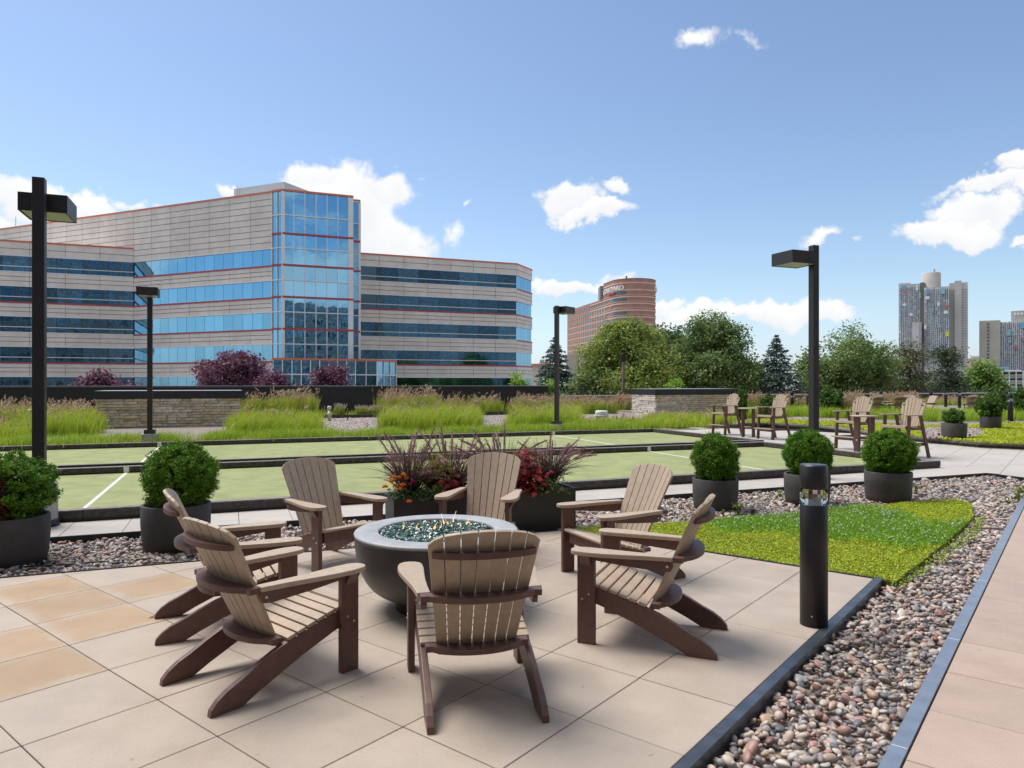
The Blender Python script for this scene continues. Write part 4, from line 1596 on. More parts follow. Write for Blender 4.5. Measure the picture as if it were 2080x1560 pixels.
# slim brown mast with a box, in front of the yellow-green tree
q = at(1266, 44, LOW)
t = thing("utility_mast", q, "slim brown mast with a small box in front of the yellow-green tree", "mast")
ob("pole", MB().tube([(0, 0, 0), (0, 0, zat(722, 44) - LOW)], .09, 8).mesh("pole", mat("rusty_brown", (.07, .035, .03), .7)), t)
ob("box", MB().box((0, 0, zat(727, 44) - LOW), (.32, .25, .48)).mesh("box", M_BRONZE, bevel=.01), t)
# ------------------------------------------------------------------ loose stones
def scatter_group(coll):
    g = bpy.data.node_groups.new("scatter_stones", 'GeometryNodeTree')
    g.interface.new_socket("Geometry", in_out='INPUT', socket_type='NodeSocketGeometry')
    g.interface.new_socket("Geometry", in_out='OUTPUT', socket_type='NodeSocketGeometry')
    gi, go = g.nodes.new('NodeGroupInput'), g.nodes.new('NodeGroupOutput')
    ip = g.nodes.new('GeometryNodeInstanceOnPoints')
    ci = g.nodes.new('GeometryNodeCollectionInfo')
    ci.inputs['Collection'].default_value = coll
    ci.inputs['Separate Children'].default_value = True
    ci.inputs['Reset Children'].default_value = True
    ip.inputs['Pick Instance'].default_value = True

    def na(name, typ):
        n = g.nodes.new('GeometryNodeInputNamedAttribute')
        n.data_type = typ
        n.inputs['Name'].default_value = name
        return n.outputs['Attribute']
    L = g.links
    L.new(gi.outputs[0], ip.inputs['Points'])
    L.new(ci.outputs[0], ip.inputs['Instance'])
    L.new(na('idx', 'INT'), ip.inputs['Instance Index'])
    e = g.nodes.new('FunctionNodeEulerToRotation')
    L.new(na('rot', 'FLOAT_VECTOR'), e.inputs[0])
    L.new(e.outputs[0], ip.inputs['Rotation'])
    L.new(na('scl', 'FLOAT_VECTOR'), ip.inputs['Scale'])
    L.new(ip.outputs[0], go.inputs[0])
    return g


def stone_shapes(name, m, n, rough, smooth=True):
    c = bpy.data.collections.new(name)
    for k in range(n):
        bm = bmesh.new()
        bmesh.ops.create_icosphere(bm, subdivisions=2 if smooth else 1, radius=0.5)
        ph = [random.uniform(0, 6.28) for _ in range(6)]
        for v in bm.verts:
            d = v.co.normalized()
            f = 1 + rough * (math.sin(3.1 * d.x + ph[0]) + math.sin(3.4 * d.y + ph[1]) + math.sin(2.8 * d.z + ph[2])) + (0 if smooth else random.uniform(-.25, .25))
            v.co = d * 0.5 * f
        me = bpy.data.meshes.new(name)
        bm.to_mesh(me)
        bm.free()
        me.polygons.foreach_set('use_smooth', [smooth] * len(me.polygons))
        me.materials.append(m)
        c.objects.link(bpy.data.objects.new(name, me))
    return c


PEB = stone_shapes("river_stone", M_PEBBLE, 8, 0.09)
PEBG = scatter_group(PEB)
STONECOL = np.array([(.44, .34, .27), (.52, .44, .37), (.30, .25, .23), (.24, .225, .225), (.17, .17, .18), (.40, .235, .19), (.25, .13, .11), (.47, .33, .23), (.40, .385, .365), (.11, .11, .12), (.58, .53, .48)])
STONEP = np.array([.17, .15, .11, .13, .09, .08, .05, .04, .10, .04, .04])


def scatter(name, P, size, z, kind='stuff', group=PEBG, nshape=8, cols=STONECOL, wts=STONEP, flat=(.55, .8), tilt=.5, bright=1.0, **kw):
    n = len(P)
    me = bpy.data.meshes.new(name)
    me.vertices.add(n)
    V = np.zeros((n, 3), np.float32)
    V[:, :2] = P[:, :2]
    V[:, 2] = z
    me.vertices.foreach_set('co', V.ravel())
    s = size * np.exp(RNG.normal(0, .26, n))
    S = np.stack([s * RNG.uniform(1.0, 1.35, n), s * RNG.uniform(.75, 1.0, n), s * RNG.uniform(*flat, n)], 1)
    Rr = np.stack([RNG.normal(0, tilt, n), RNG.normal(0, tilt, n), RNG.uniform(0, 6.28, n)], 1)
    for nm, typ, arr in (('scl', 'FLOAT_VECTOR', S), ('rot', 'FLOAT_VECTOR', Rr)):
        a = me.attributes.new(nm, typ, 'POINT')
        a.data.foreach_set('vector', arr.astype(np.float32).ravel())
    a = me.attributes.new('idx', 'INT', 'POINT')
    a.data.foreach_set('value', RNG.integers(0, nshape, n).astype(np.int32))
    c4 = np.ones((n, 4), np.float32)
    c4[:, :3] = np.clip(cols[RNG.choice(len(cols), n, p=wts)] * (1 + RNG.normal(0, .13, (n, 1))) * bright * 0.98, 0, 1)
    a = me.attributes.new('tint', 'FLOAT_COLOR', 'POINT')
    a.data.foreach_set('color', c4.ravel())
    o = ob(name, me, kind=kind, **kw)
    md = o.modifiers.new("scatter", 'NODES')
    md.node_group = group
    return o


SED_PX = [(1188, 1080), (1230, 1072), (1330, 1066), (1440, 1062), (1540, 1054), (1690, 1038), (1850, 1021), (1940, 1017), (1972, 1024), (1978, 1050), (1945, 1085), (1895, 1125), (1850, 1160), (1806, 1190)]
SED = [tuple(ground(x, y, -.02)[:2]) for x, y in SED_PX]
SED[0] = tuple(uv(6.62, 4.55)[:2])
SED[-1] = tuple(uv(6.62, 1.22)[:2])

# river-stone beds of the foreground: between patio, walk and path
gpoly = [pq(-5.5, 7.2)[:2], pq(-5.5, 8.86)[:2], pq(12.98, 8.86)[:2], pq(12.98, 4.0)[:2], uv(12.6, .69)[:2], uv(.5, .69)[:2], uv(.5, 1.30)[:2], uv(6.65, 1.30)[:2], uv(6.65, 4.6)[:2], pq(3.25, 7.21)[:2]]
Q = sample_poly(gpoly, 3700)
yy = Q[:, 1]
keep_p = np.where(yy < 7.5, 1.0, np.where(yy < 10, .8, .55))
Q = Q[(RNG.random(len(Q)) < keep_p) & (yy > 1.9) & (np.abs(Q[:, 0]) < .80 * yy + .3)]
ins = in_poly(Q, SED)
Q = Q[~ins | (RNG.random(len(Q)) < .03)]
# two passes: a lower fill and an upper layer of bigger stones
h2 = RNG.random(len(Q)) < .52
far_s = np.where(Q[:, 1] < 7.5, 1.0, np.where(Q[:, 1] < 10, 1.12, 1.3))
scatter("river_stones", Q[h2], .0305 * far_s[h2], -.074 + RNG.uniform(-.006, .006, h2.sum()))
scatter("river_stones", Q[~h2], .0365 * far_s[~h2], -.057 + RNG.uniform(-.007, .009, (~h2).sum()))
# black drip hose lying across the stones
pts = [pq(a, 7.72 + .05 * math.sin(a * 2.1) + .03 * math.sin(a * 5), -.045 + .006 * math.sin(a * 3)) for a in np.arange(-2.6, 5.6, .2)]
ob("drip_hose", MB().tube(pts, .008, 6).mesh("drip_hose", M_BLACK), label="thin black drip hose lying on the river stones beside the round pots", cat="hose")

# pale gravel patches of the far beds
PALE = [[(628, 852), (700, 851), (805, 849), (812, 876), (700, 882), (622, 886)], [(955, 848), (1060, 846), (1060, 866), (955, 870)], [(0, 855), (62, 853), (62, 868), (0, 872)],
        [(1150, 855), (1290, 848), (1290, 872), (1150, 872)]]
PALE2 = [[(1585, 836), (1655, 834), (1660, 852), (1590, 854)], [(1862, 872), (1925, 869), (1990, 873), (2000, 884), (1962, 893), (1880, 890)], [(1890, 832), (1990, 830), (2000, 842), (1885, 846)], [(2040, 846), (2110, 842), (2130, 860), (2045, 860)], [(1960, 838), (2120, 834), (2120, 842), (1960, 845)]]
M_PALEG = mat("pale_gravel_bed", (0.40, 0.345, 0.30), 0.9, var=0.35, scale=16, bump=0.7, bscale=20)
for ps, z in ((PALE, GZ), (PALE2, FZ)):
    for k, pl in enumerate(ps):
        wp = [tuple(ground(x, y, z)[:2]) for x, y in pl]
        sheet("gravel_patch", wp, z + .008 + k * .002, M_PALEG, kind='structure')
        q_ = sample_poly(wp, 900)
        scatter("gravel", q_, .052, z + .016, bright=.86)


# ------------------------------------------------------------------ ground cover and grasses
def cover(name, poly, dens_, z, size, cols, wts, mound=.03, m=M_LEAF, sel=None, noise_s=2.0, asp=.7):
    Pq = sample_poly(poly, dens_)
    if sel is not None:
        Pq = Pq[sel(Pq)]
    n = len(Pq)
    zz = z + mound * (0.5 + .5 * np.sin(Pq[:, 0] * 5.1 * noise_s / 2) * np.cos(Pq[:, 1] * 4.3 * noise_s / 2)) * RNG.uniform(.3, 1.1, n) + RNG.uniform(0, size * .9, n)
    N = norm(rand_dirs(n) * .8 + np.array([0, 0, .9]))
    V, F = leaf_quads(np.column_stack([Pq, zz]), N, size * RNG.uniform(.6, 1.4, n), asp)
    c = mixcols(cols, n, .16, wts)
    return V, F, np.repeat(c, 4, 0)


SED_Y = [(.48, .56, .03), (.38, .50, .03), (.54, .58, .04), (.30, .43, .03), (.36, .22, .05), (.20, .31, .03)]
SED_YW = [.32, .26, .16, .14, .06, .06]
CLO = [(.20, .40, .03), (.26, .46, .04), (.15, .31, .025), (.32, .50, .06)]


def clover_zone(P):
    """Green clover runs through the middle of the yellow sedum."""
    a = P @ AU
    b = P @ AV
    mid = 9.05 + .25 * np.sin(b * 3.1) + .15 * np.sin(b * 7.3 + 1)
    d = np.abs(a - mid - .10 * (3 - b)) - .95 - .28 * np.sin(b * 2.2 + 2)
    d = np.maximum(d, b - 4.2 - .2 * np.sin(a * 5)) + .10 * np.sin(a * 9 + 3 * np.sin(b * 7)) * np.sin(b * 11)
    return d + RNG.normal(0, .16, len(P)) < 0


sedb = MB().prism([(x, y, -.10) for x, y in SED], (0, 0, .085))
ob("sedum_mat", sedb.mesh("sedum_mat", mat("sedum_base", (.10, .11, .02), .9, var=.4, scale=20)), kind='structure')
parts = [cover("s", SED, 9000, -.018, .020, SED_Y, SED_YW, .025, sel=lambda P: ~clover_zone(P)),
         cover("s", SED, 2500, -.018, .020, SED_Y, SED_YW, .025, sel=clover_zone)]
ob("sedum", np_mesh("sedum", *join_np(parts)[:2], M_LEAF, join_np(parts)[2]), kind='stuff')
parts = [cover("c", SED, 8500, -.010, .024, CLO, None, .035, sel=clover_zone)]
gr = sample_poly(SED, 4200)
gr = gr[clover_zone(gr)]
n = len(gr)
bv, bf, bc = blades(np.column_stack([gr, np.full(n, -.01)]), RNG.uniform(.03, .10, n), RNG.uniform(.2, .9, n), .005, mixcols(CLO, n), mixcols(CLO, n))
c_ = parts[0]
ob("clover", np_mesh("clover", *c_[:2], M_LEAF, c_[2]), kind='stuff')
ob("grass", np_mesh("grass", bv, bf, M_BLADE, bc), kind='stuff')
fl_ = sample_poly(SED, 130)
fl_ = fl_[clover_zone(fl_) & (RNG.random(len(fl_)) < .8)]
fv = np.column_stack([fl_, RNG.uniform(.03, .07, len(fl_))])
fvv, fff, fcc = [], [], []
V6 = np.array([(1, 0, 0), (0, 1, 0), (-1, 0, 0), (0, -1, 0), (0, 0, .9), (0, 0, -.9)]) * .011
F8 = np.array([(0, 1, 4), (1, 2, 4), (2, 3, 4), (3, 0, 4), (1, 0, 5), (2, 1, 5), (3, 2, 5), (0, 3, 5)])
fvv = (fv[:, None, :] + V6[None]).reshape(-1, 3)
fff = (np.arange(len(fv))[:, None, None] * 6 + F8[None]).reshape(-1, 3)
ob("clover_flowers", np_mesh("clover_flowers", fvv, fff, M_PETAL, np.full((len(fvv), 3), .72)), kind='stuff')
# sedum edge spilling over the stones
sp_ = sample_poly([tuple(ground(x, y, -.03)[:2]) for x, y in ((1806, 1192), (1850, 1162), (1900, 1125), (1950, 1085), (1985, 1050), (2005, 1050), (1985, 1090), (1930, 1130), (1880, 1165), (1830, 1195))], 1500)
n = len(sp_)
V, F = leaf_quads(np.column_stack([sp_, RNG.uniform(-.05, -.0, n)]), norm(rand_dirs(n) + np.array([0, 0, .8])), .022 * RNG.uniform(.6, 1.5, n), .7)
ob("sedum", np_mesh("sedum", V, F, M_LEAF, np.repeat(mixcols(SED_Y + CLO, n), 4, 0)), kind='stuff')

# far sedum bed
fs_poly = [tuple(ground(x, y, FZ)[:2]) for x, y in ((1500, 858), (1600, 860), (1700, 866), (1840, 885), (1990, 899), (2120, 905), (2180, 880), (2100, 862), (2020, 860), (1960, 868), (1900, 866), (1800, 862), (1660, 856), (1560, 852))]
gp = [tuple(ground(x, y, FZ)[:2]) for x, y in PALE2[1]]
V, F, C = cover("s", fs_poly, 950, FZ - .01, .060, SED_Y, [.36, .24, .20, .08, .08, .04], .04, sel=lambda P: ~in_poly(P, gp))
ob("far_sedum", np_mesh("far_sedum", V, F, M_LEAF, C), kind='stuff')

GRN = [(0.254, 0.439, 0.037), (0.321, 0.524, 0.043), (0.186, 0.355, 0.034), (0.423, 0.540, 0.068)]
YEL = [(0.485, 0.562, 0.055), (0.406, 0.531, 0.046), (0.562, 0.594, 0.077), (0.312, 0.453, 0.046)]
DRY = [(.50, .35, .24), (.56, .41, .29), (.42, .28, .19), (.58, .46, .32)]
BLG = [(0.182, 0.260, 0.117), (0.234, 0.325, 0.143), (0.143, 0.221, 0.104)]


def tuft_grass(poly, dens_, z, h, lean, width, cols, tips, clump=.0, plume=0.0, plume_len=.22, plume_w=.02, pcols=DRY, wind=(.9, .25)):
    """Meadow of blades grouped in tufts; some stalks end in a feathery brown head."""
    P = sample_poly(poly, dens_)
    n = len(P)
    if clump:
        cen = sample_poly(poly, clump)
        j = RNG.integers(0, len(cen), n)
        P = cen[j] + RNG.normal(0, .16, (n, 2))
        hs = (RNG.uniform(.72, 1.12, len(cen)))[j]
    else:
        hs = np.ones(n)
    hh = RNG.uniform(h[0], h[1], n) * hs
    a = RNG.uniform(0, 6.28, n)
    bd = norm(np.stack([np.cos(a) + wind[0] * .8, np.sin(a) + wind[1] * .8, np.zeros(n)], 1))
    cb, ct = mixcols(cols, n, .12), mixcols(tips, n, .12)
    out = [blades(np.column_stack([P, np.full(n, z)]), hh, RNG.uniform(lean[0], lean[1], n), width, cb, ct, .6, bd)]
    if plume > 0:
        k = RNG.random(n) < plume
        m_ = k.sum()
        base = np.column_stack([P[k], np.full(m_, z)])
        H2 = hh[k] * RNG.uniform(1.05, 1.35, m_)
        L2 = RNG.uniform(.10, .32, m_)
        cs = mixcols(DRY, m_, .1) * .8
        out.append(blades(base, H2, L2, width * .6, cs, cs, .6, bd[k]))
        tip = base + np.array([0, 0, 1.0]) * (H2 * (1 - .3 * L2))[:, None] + bd[k] * (H2 * L2)[:, None]
        for r in range(3):
            T = norm(np.array([0, 0, 1.0]) + bd[k] * (.45 + L2[:, None]))
            V, F = leaf_quads(tip - T * plume_len * .35, norm(rand_dirs(m_)), plume_len * RNG.uniform(.6, 1.2, m_), plume_w / plume_len * 2, T)
            c = mixcols(pcols, m_, .14)
            V = V.reshape(-1, 4, 3)
            tri = V[:, [0, 1, 2, 0, 2, 3]].reshape(-1, 3)
            out.append((tri, np.arange(len(tri)).reshape(-1, 3), np.repeat(c, 6, 0)))
    return join_np(out)


def gpx(pts, z=GZ):
    return [tuple(ground(x, y, z)[:2]) for x, y in pts]


def strip_pq(a0, a1, b0, b1):
    return [tuple(pq(a, b)[:2]) for a, b in ((a0, b0), (a1, b0), (a1, b1), (a0, b1))]


def grass_ob(parts, name="ornamental_grass"):
    V, F, C = join_np(parts)
    return ob(name, np_mesh(name, V, F, M_BLADE, C), kind='stuff')


# hem of short bright grass right behind the courts
grass_ob([tuft_grass(strip_pq(-10, 13.3, 20.72, 21.8), 1500, GZ, (.15, .38), (.15, .6), .013, GRN + YEL[:1], YEL + GRN, clump=14),
          tuft_grass(strip_pq(-10, 13.3, 20.72, 21.0), 500, GZ, (.08, .20), (.2, .7), .013, YEL, DRY + YEL, clump=0)], "short_grass")
# taller yellow-green drifts
mid = []
for pl, h in (([(478, 866), (632, 866), (650, 886), (478, 888)], (.35, .80)), ([(790, 856), (962, 852), (968, 874), (780, 878)], (.40, .85)), ([(1048, 852), (1165, 848), (1165, 872), (1040, 874)], (.40, .80)),
              ([(62, 866), (200, 866), (200, 884), (62, 888)], (.40, .85)), ([(-40, 872), (64, 870), (64, 890), (-40, 894)], (.25, .5)), ([(1160, 866), (1330, 862), (1330, 872), (1160, 874)], (.2, .45)),
              ([(1320, 858), (1480, 852), (1480, 866), (1320, 870)], (.25, .55))):
    mid.append(tuft_grass(gpx(pl), 1000, GZ, h, (.15, .55), .016, YEL + GRN[:2], YEL, clump=7, plume=.012))
grass_ob(mid, "meadow_grass")
# feather grasses with brown heads along the parapet
back = []
for a0, a1, b0, b1, h, pl, d in ((-16, -5.4, 28.6, 36.2, (.45, .85), .20, 330), (.6, 3.9, 33.4, 36.3, (.75, 1.16), .16, 520), (3.9, 7.2, 35.2, 36.4, (.15, .36), .05, 140),
                                 (7.0, 9.3, 32.6, 36.2, (.80, 1.18), .26, 520), (9.3, 14.2, 33.6, 36.2, (.50, .95), .22, 480), (14.2, 19.0, 32.6, 37.2, (.45, .88), .26, 430), (17.0, 24, 36.2, 38.0, (.4, .8), .25, 300)):
    back.append(tuft_grass(strip_pq(a0, a1, b0, b1), d, GZ, h, (.12, .42), .018, BLG[:1] + YEL + GRN, YEL, clump=2.6, plume=pl * .55))
grass_ob(back, "feather_grass")
# grasses of the right-hand beds
rt = [tuft_grass(gpx([(1490, 850), (1700, 848), (1900, 856), (2110, 858), (2110, 850), (1900, 846), (1700, 838), (1490, 842)], FZ), 520, FZ, (.25, .60), (.15, .55), .018, GRN + YEL[:1], YEL + GRN, clump=5),
      tuft_grass(gpx([(1655, 846), (1735, 846), (1735, 834), (1655, 834)], FZ), 420, FZ, (.55, .95), (.2, .5), .02, YEL + BLG, YEL + DRY, clump=4, plume=.25),
      tuft_grass(strip_pq(20.7, 46, 35.2, 38.0), 170, FZ, (.4, .85), (.15, .45), .03, YEL + BLG, YEL + DRY, clump=1.6, plume=.30, plume_w=.03),
      tuft_grass(gpx([(1690, 826), (2110, 822), (2110, 817), (1690, 820)], FZ), 110, FZ, (.3, .6), (.15, .5), .03, YEL + GRN, YEL + DRY, clump=1.6, plume=.12, plume_w=.03)]
grass_ob(rt, "feather_grass")


def grass_clump(name, loc, n, h, lean, width, cols, tips, label, cat, group=None, spread=.10, plumes=0, pl=.2, pw=.03, pcol=DRY, rise=1.25, mid_droop=True):
    """A single fountain-like clump: arching ribbons from one root, with heads on stalks."""
    t = thing(name, loc, label, cat, group)
    parts = []
    seg = 6
    for grp, cnt in ((0, n), (1, plumes)):
        if not cnt:
            continue
        a = RNG.uniform(0, 6.28, cnt)
        L = RNG.uniform(h[0], h[1], cnt) * (1 if grp == 0 else rise)
        le = RNG.uniform(lean[0], lean[1], cnt) * (1 if grp == 0 else .8)
        D = np.stack([np.cos(a), np.sin(a), np.zeros(cnt)], 1)
        S = np.stack([-np.sin(a), np.cos(a), np.zeros(cnt)], 1)
        root = D * RNG.uniform(0, spread, cnt)[:, None] + S * RNG.normal(0, spread * .5, cnt)[:, None]
        f = np.linspace(0, 1, seg + 1)
        out_ = le[:, None] * f ** 1.6
        up_ = f[None] * (1 - .12 * le[:, None]) - (le[:, None] ** 1.5) * .52 * f ** 2.6
        pos = root[:, None] + D[:, None] * (L[:, None] * out_)[..., None] + np.array([0, 0, 1.0]) * (L[:, None] * up_)[..., None]
        wv = width * (1 if grp == 0 else .45) * np.array([.7, .95, 1, .9, .7, .45, .08])
        tw = norm(S + RNG.normal(0, .6, S.shape))
        V = np.stack([pos - tw[:, None] * wv[None, :, None] / 2, pos + tw[:, None] * wv[None, :, None] / 2], 2)   # n,seg+1,2,3
        cb, ct = mixcols(cols, cnt, .14), mixcols(tips, cnt, .14)
        C = cb[:, None] + (ct - cb)[:, None] * f[None, :, None]
        C = np.repeat(C[:, :, None], 2, 2)
        k = np.arange(cnt)[:, None] * (seg + 1) * 2
        Fq = []
        for s_ in range(seg):
            q0 = k + s_ * 2
            Fq.append(np.concatenate([q0, q0 + 1, q0 + 3, q0 + 2], 1))
        parts.append((V.reshape(-1, 3), np.concatenate(Fq), C.reshape(-1, 3)))
        if grp == 1:
            fl2 = []
            m_ = 80
            for i in range(cnt):
                ff = RNG.uniform(.66, 1.02, m_)
                seg_i = np.clip((ff * seg).astype(int), 0, seg - 1)
                fr = ff * seg - seg_i
                pp = pos[i][seg_i] + (pos[i][seg_i + 1] - pos[i][seg_i]) * fr[:, None]
                T = norm(pos[i][seg_i + 1] - pos[i][seg_i])
                taper = np.sin(np.clip((ff - .62) / .42, 0, 1) * np.pi) ** .6
                pp = pp + RNG.normal(0, 1, (m_, 3)) * (pw * .38 * taper)[:, None]
                V2, F2 = leaf_quads(pp, rand_dirs(m_), pl * .15 * RNG.uniform(.6, 1.2, m_), .20, norm(T + rand_dirs(m_) * .38))
                fl2.append((V2, F2, np.repeat(mixcols(pcol, m_, .12), 4, 0)))
                fs_ = np.linspace(.64, 1.0, 8)
                si = np.clip((fs_ * seg).astype(int), 0, seg - 1)
                cp = pos[i][si] + (pos[i][si + 1] - pos[i][si]) * (fs_ * seg - si)[:, None]
                wd_ = pw * .22 * np.sin(np.clip((fs_ - .60) / .42, 0, 1) * np.pi) ** .6 + .0012
                for ax in (S[i], norm(np.cross(S[i], D[i] + np.array([0, 0, .3])))):
                    rv = np.stack([cp - ax * wd_[:, None], cp + ax * wd_[:, None]], 1).reshape(-1, 3)
                    rf = np.array([[2 * q, 2 * q + 1, 2 * q + 3, 2 * q + 2] for q in range(7)])
                    fl2.append((rv, rf, np.repeat(mixcols(pcol, 1, .1), len(rv), 0)))
            V2, F2, C2 = join_np(fl2)
            ob("plumes", np_mesh("plumes", V2, F2, M_PETAL, C2), t)
    V, F, C = join_np(parts)
    ob("blades", np_mesh("blades", V, F, M_BLADE, C), t)
    return t


# pale-headed single clumps before the parapet
for i, (px, py, hh, lb) in enumerate(((690, 847, .62, "cream-headed grass clump standing alone right of the small white pipe"), (733, 847, .56, "pale grass clump, wider of the pair before the dark parapet's middle"),
                                      (747, 847, .5, "thin pale grass clump just right of the wider one before the parapet"), (764, 846, .55, "grass clump with tan heads, next to the big feather grass drift"), (781, 846, .55, "tan grass clump touching the left flank of the big feather grass drift"))):
    g_ = ground(px, py, GZ)
    grass_clump("grass_clump", g_, 170, (hh * .75, hh), (.12, .38), .018, BLG, YEL, lb, "grass clump", "pale grass clumps by the parapet", .16, 26, .30, .07, [(.55, .50, .36), (.48, .40, .27)], 1.12)


# ------------------------------------------------------------------ clipped evergreen balls
GBALL = [(.100, .225, .014), (.130, .275, .018), (.072, .170, .012), (.150, .300, .024), (.105, .235, .016)]
GBALL2 = [(.095, .200, .03), (.075, .165, .03), (.12, .235, .04)]
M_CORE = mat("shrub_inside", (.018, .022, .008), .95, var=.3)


def ball_meshes(r, hz, ncl, per, leaf, cols, brown=None, rough=.09):
    cl = rand_dirs(ncl)
    rr = RNG.uniform(.80, 1.02, ncl) * (1 + rough * np.sin(cl[:, 0] * 7 + 1) * np.sin(cl[:, 1] * 6) + rough * .8 * np.sin(cl[:, 2] * 9 + cl[:, 0] * 5))
    C = cl * rr[:, None] * np.array([r, r, hz])
    cc = mixcols(cols, ncl, .15)
    if brown is not None:
        bsel = brown(cl)
        cc[bsel] = mixcols([(.16, .075, .04), (.12, .055, .03), (.20, .11, .06)], bsel.sum(), .15)
        C[bsel] *= RNG.uniform(.62, .95, (bsel.sum(), 1))
    k = np.repeat(np.arange(ncl), per)
    P = C[k] + RNG.normal(0, 1, (len(k), 3)) * r * .050
    T = norm(cl[k] * .9 + rand_dirs(len(k)) * .75 + np.array([0, 0, .30]))
    N = norm(rand_dirs(len(k)) + cl[k] * .35)
    V, F = leaf_quads(P, N, leaf * RNG.uniform(.6, 1.4, len(k)), .40, T)
    col = np.repeat(np.clip(cc[k] * (1 + RNG.normal(0, .13, (len(k), 1))), 0, 1), 4, 0)
    fol = np_mesh("foliage", V, F, M_NEEDLE, col)
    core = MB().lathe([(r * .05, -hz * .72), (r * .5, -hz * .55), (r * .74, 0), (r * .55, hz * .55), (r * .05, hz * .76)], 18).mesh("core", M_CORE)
    return fol, core


POT = MB().lathe([(.265, 0), (.283, .012), (.300, .10), (.310, .25), (.312, .425), (.307, .432), (.282, .432), (.278, .425), (.275, .36)], 56).mesh("pot", M_POT)
SOILM = MB().lathe([(.274, 0), (.274, .01), (.15, .03), (.01, .035)], 32).mesh("soil", M_SOIL)


def round_pot(loc, sc_, label, grp="charcoal round pots beside the courts and the path"):
    t = thing("round_pot", loc, label, "pot", grp)
    t.rotation_euler.z = random.uniform(0, 6.28)
    t.scale = (sc_, sc_, sc_)
    ob("pot_wall", POT, t)
    ob("soil", SOILM, t, (0, 0, .355))
    return t


def ball_shrub(loc, r, hz, label, fol, core, rot, grp="clipped evergreen balls in round pots", stem=.14):
    t = thing("ball_shrub", loc, label, "shrub", grp)
    t.rotation_euler.z = rot
    c = fol
    o = ob("foliage", c, t, (0, 0, hz * .92))
    o.scale = (r * .95, r * .95, hz * .97)
    o = ob("core", core, t, (0, 0, hz * .92))
    o.scale = (r * .95, r * .95, hz * .97)
    ob("stem", STEM, t, (0, 0, -.05))
    return t


STEM = MB().tube([(0, 0, 0), (0.01, 0, .35)], [.03, .02], 8).mesh("stem", M_BARK)
BALLS = [ball_meshes(1, 1, 1100, 38, .070, GBALL, rough=.055) for _ in range(3)]
BROWN = ball_meshes(1, 1, 900, 36, .085, GBALL, brown=lambda d: (d[:, 1] * .8 - d[:, 0] * .25 < -.12) & (np.abs(d[:, 0] + .05) < .52) & (d[:, 2] < .55), rough=.16)
FARB = ball_meshes(1, 1, 300, 22, .16, GBALL2, rough=.14)
SZ = -.062
# px of the pot centre, distance, ball half width/height, pot scale
POTS = [(20, 6.75, .37, .33, 1.06, BROWN, "far left round pot on the river stones, cut by the picture's edge", "evergreen ball with dead brown twigs in its middle, cut by the picture's edge"),
        (358, 7.38, .37, .36, 1.08, BALLS[0], "round pot behind the two left chairs", "wide clipped evergreen ball behind the two left chairs"),
        (1453, 9.66, .325, .345, .98, BALLS[1], "round pot behind the right chairs, left one of three before the lane's end", "clipped evergreen ball behind the right chairs"),
        (1639, 10.1, .345, .36, 1.0, BALLS[2], "round pot standing half behind the tall bollard", "clipped evergreen ball rising behind the tall bollard, in front of a lamp post"),
        (1804, 10.3, .375, .345, 1.02, BALLS[0], "round pot right of the bollard, nearest to the lane's end corner", "clipped evergreen ball in front of the near bar chairs, right of the bollard")]
for i, (px, Y, rb, hb, sc_, (fo, co), lp, lb) in enumerate(POTS):
    p = at(px, Y, SZ)
    round_pot(p, sc_, lp)
    off = {1: 8, 3: 2, 4: 2}.get(i, 0)
    ball_shrub(at(px + off, Y, SZ + .40 * sc_ - .03), rb, hb, lb, fo, co, 0.0 if i == 0 else random.uniform(0, 6.28))
for i, (px, Y, rb, hb, sc_, lp, lb) in enumerate(((1938, 19.3, .28, .215, 1.0, "round pot on the far gravel, in front of the yellow sedum", "small sparse shrub in the pot on the far gravel"),
                                                   (2012, 23.3, .42, .40, 1.0, "round pot beside the far bollards at the right edge", "big loose evergreen ball beside the far bollards at the right edge"),
                                                   (2027, 32.0, .42, .42, 1.0, "round pot hidden under the farthest evergreen ball", "farthest evergreen ball, rising behind the big loose one"))):
    round_pot(at(px, Y, FZ), sc_, lp)
    ball_shrub(at(px, Y, FZ + .40), rb, hb, lb, FARB[0], FARB[1], i * 2.0)
for i, (px, Y, rb, top, lb) in enumerate(((1563, 31, .42, 803, "low round bush in the far bed, between the two distant bar chairs"), (1506, 30, .26, 789, "upright bush at the right end of the pale stone box"),
                                          (1686, 33, .60, 788, "spreading bush just right of the big lamp post, by the railing"), (2076, 30, .45, 790, "bush at the picture's right edge, beside a lounge chair"))):
    zt = zat(top, Y)
    hb = (zt - FZ) / 2
    t = thing("round_bush", at(px, Y, FZ), lb, "bush", "round bushes in the far beds")
    o = ob("foliage", FARB[0], t, (0, 0, hb))
    o.scale = (rb, rb, hb)
    o = ob("core", FARB[1], t, (0, 0, hb))
    o.scale = (rb, rb, hb)
t = thing("round_bush", at(1797, 33.4, FZ), "small round bush just beyond the low far table", "bush", "round bushes in the far beds")
o = ob("foliage", FARB[0], t, (0, 0, .2))
o.scale = (.3, .3, .3)


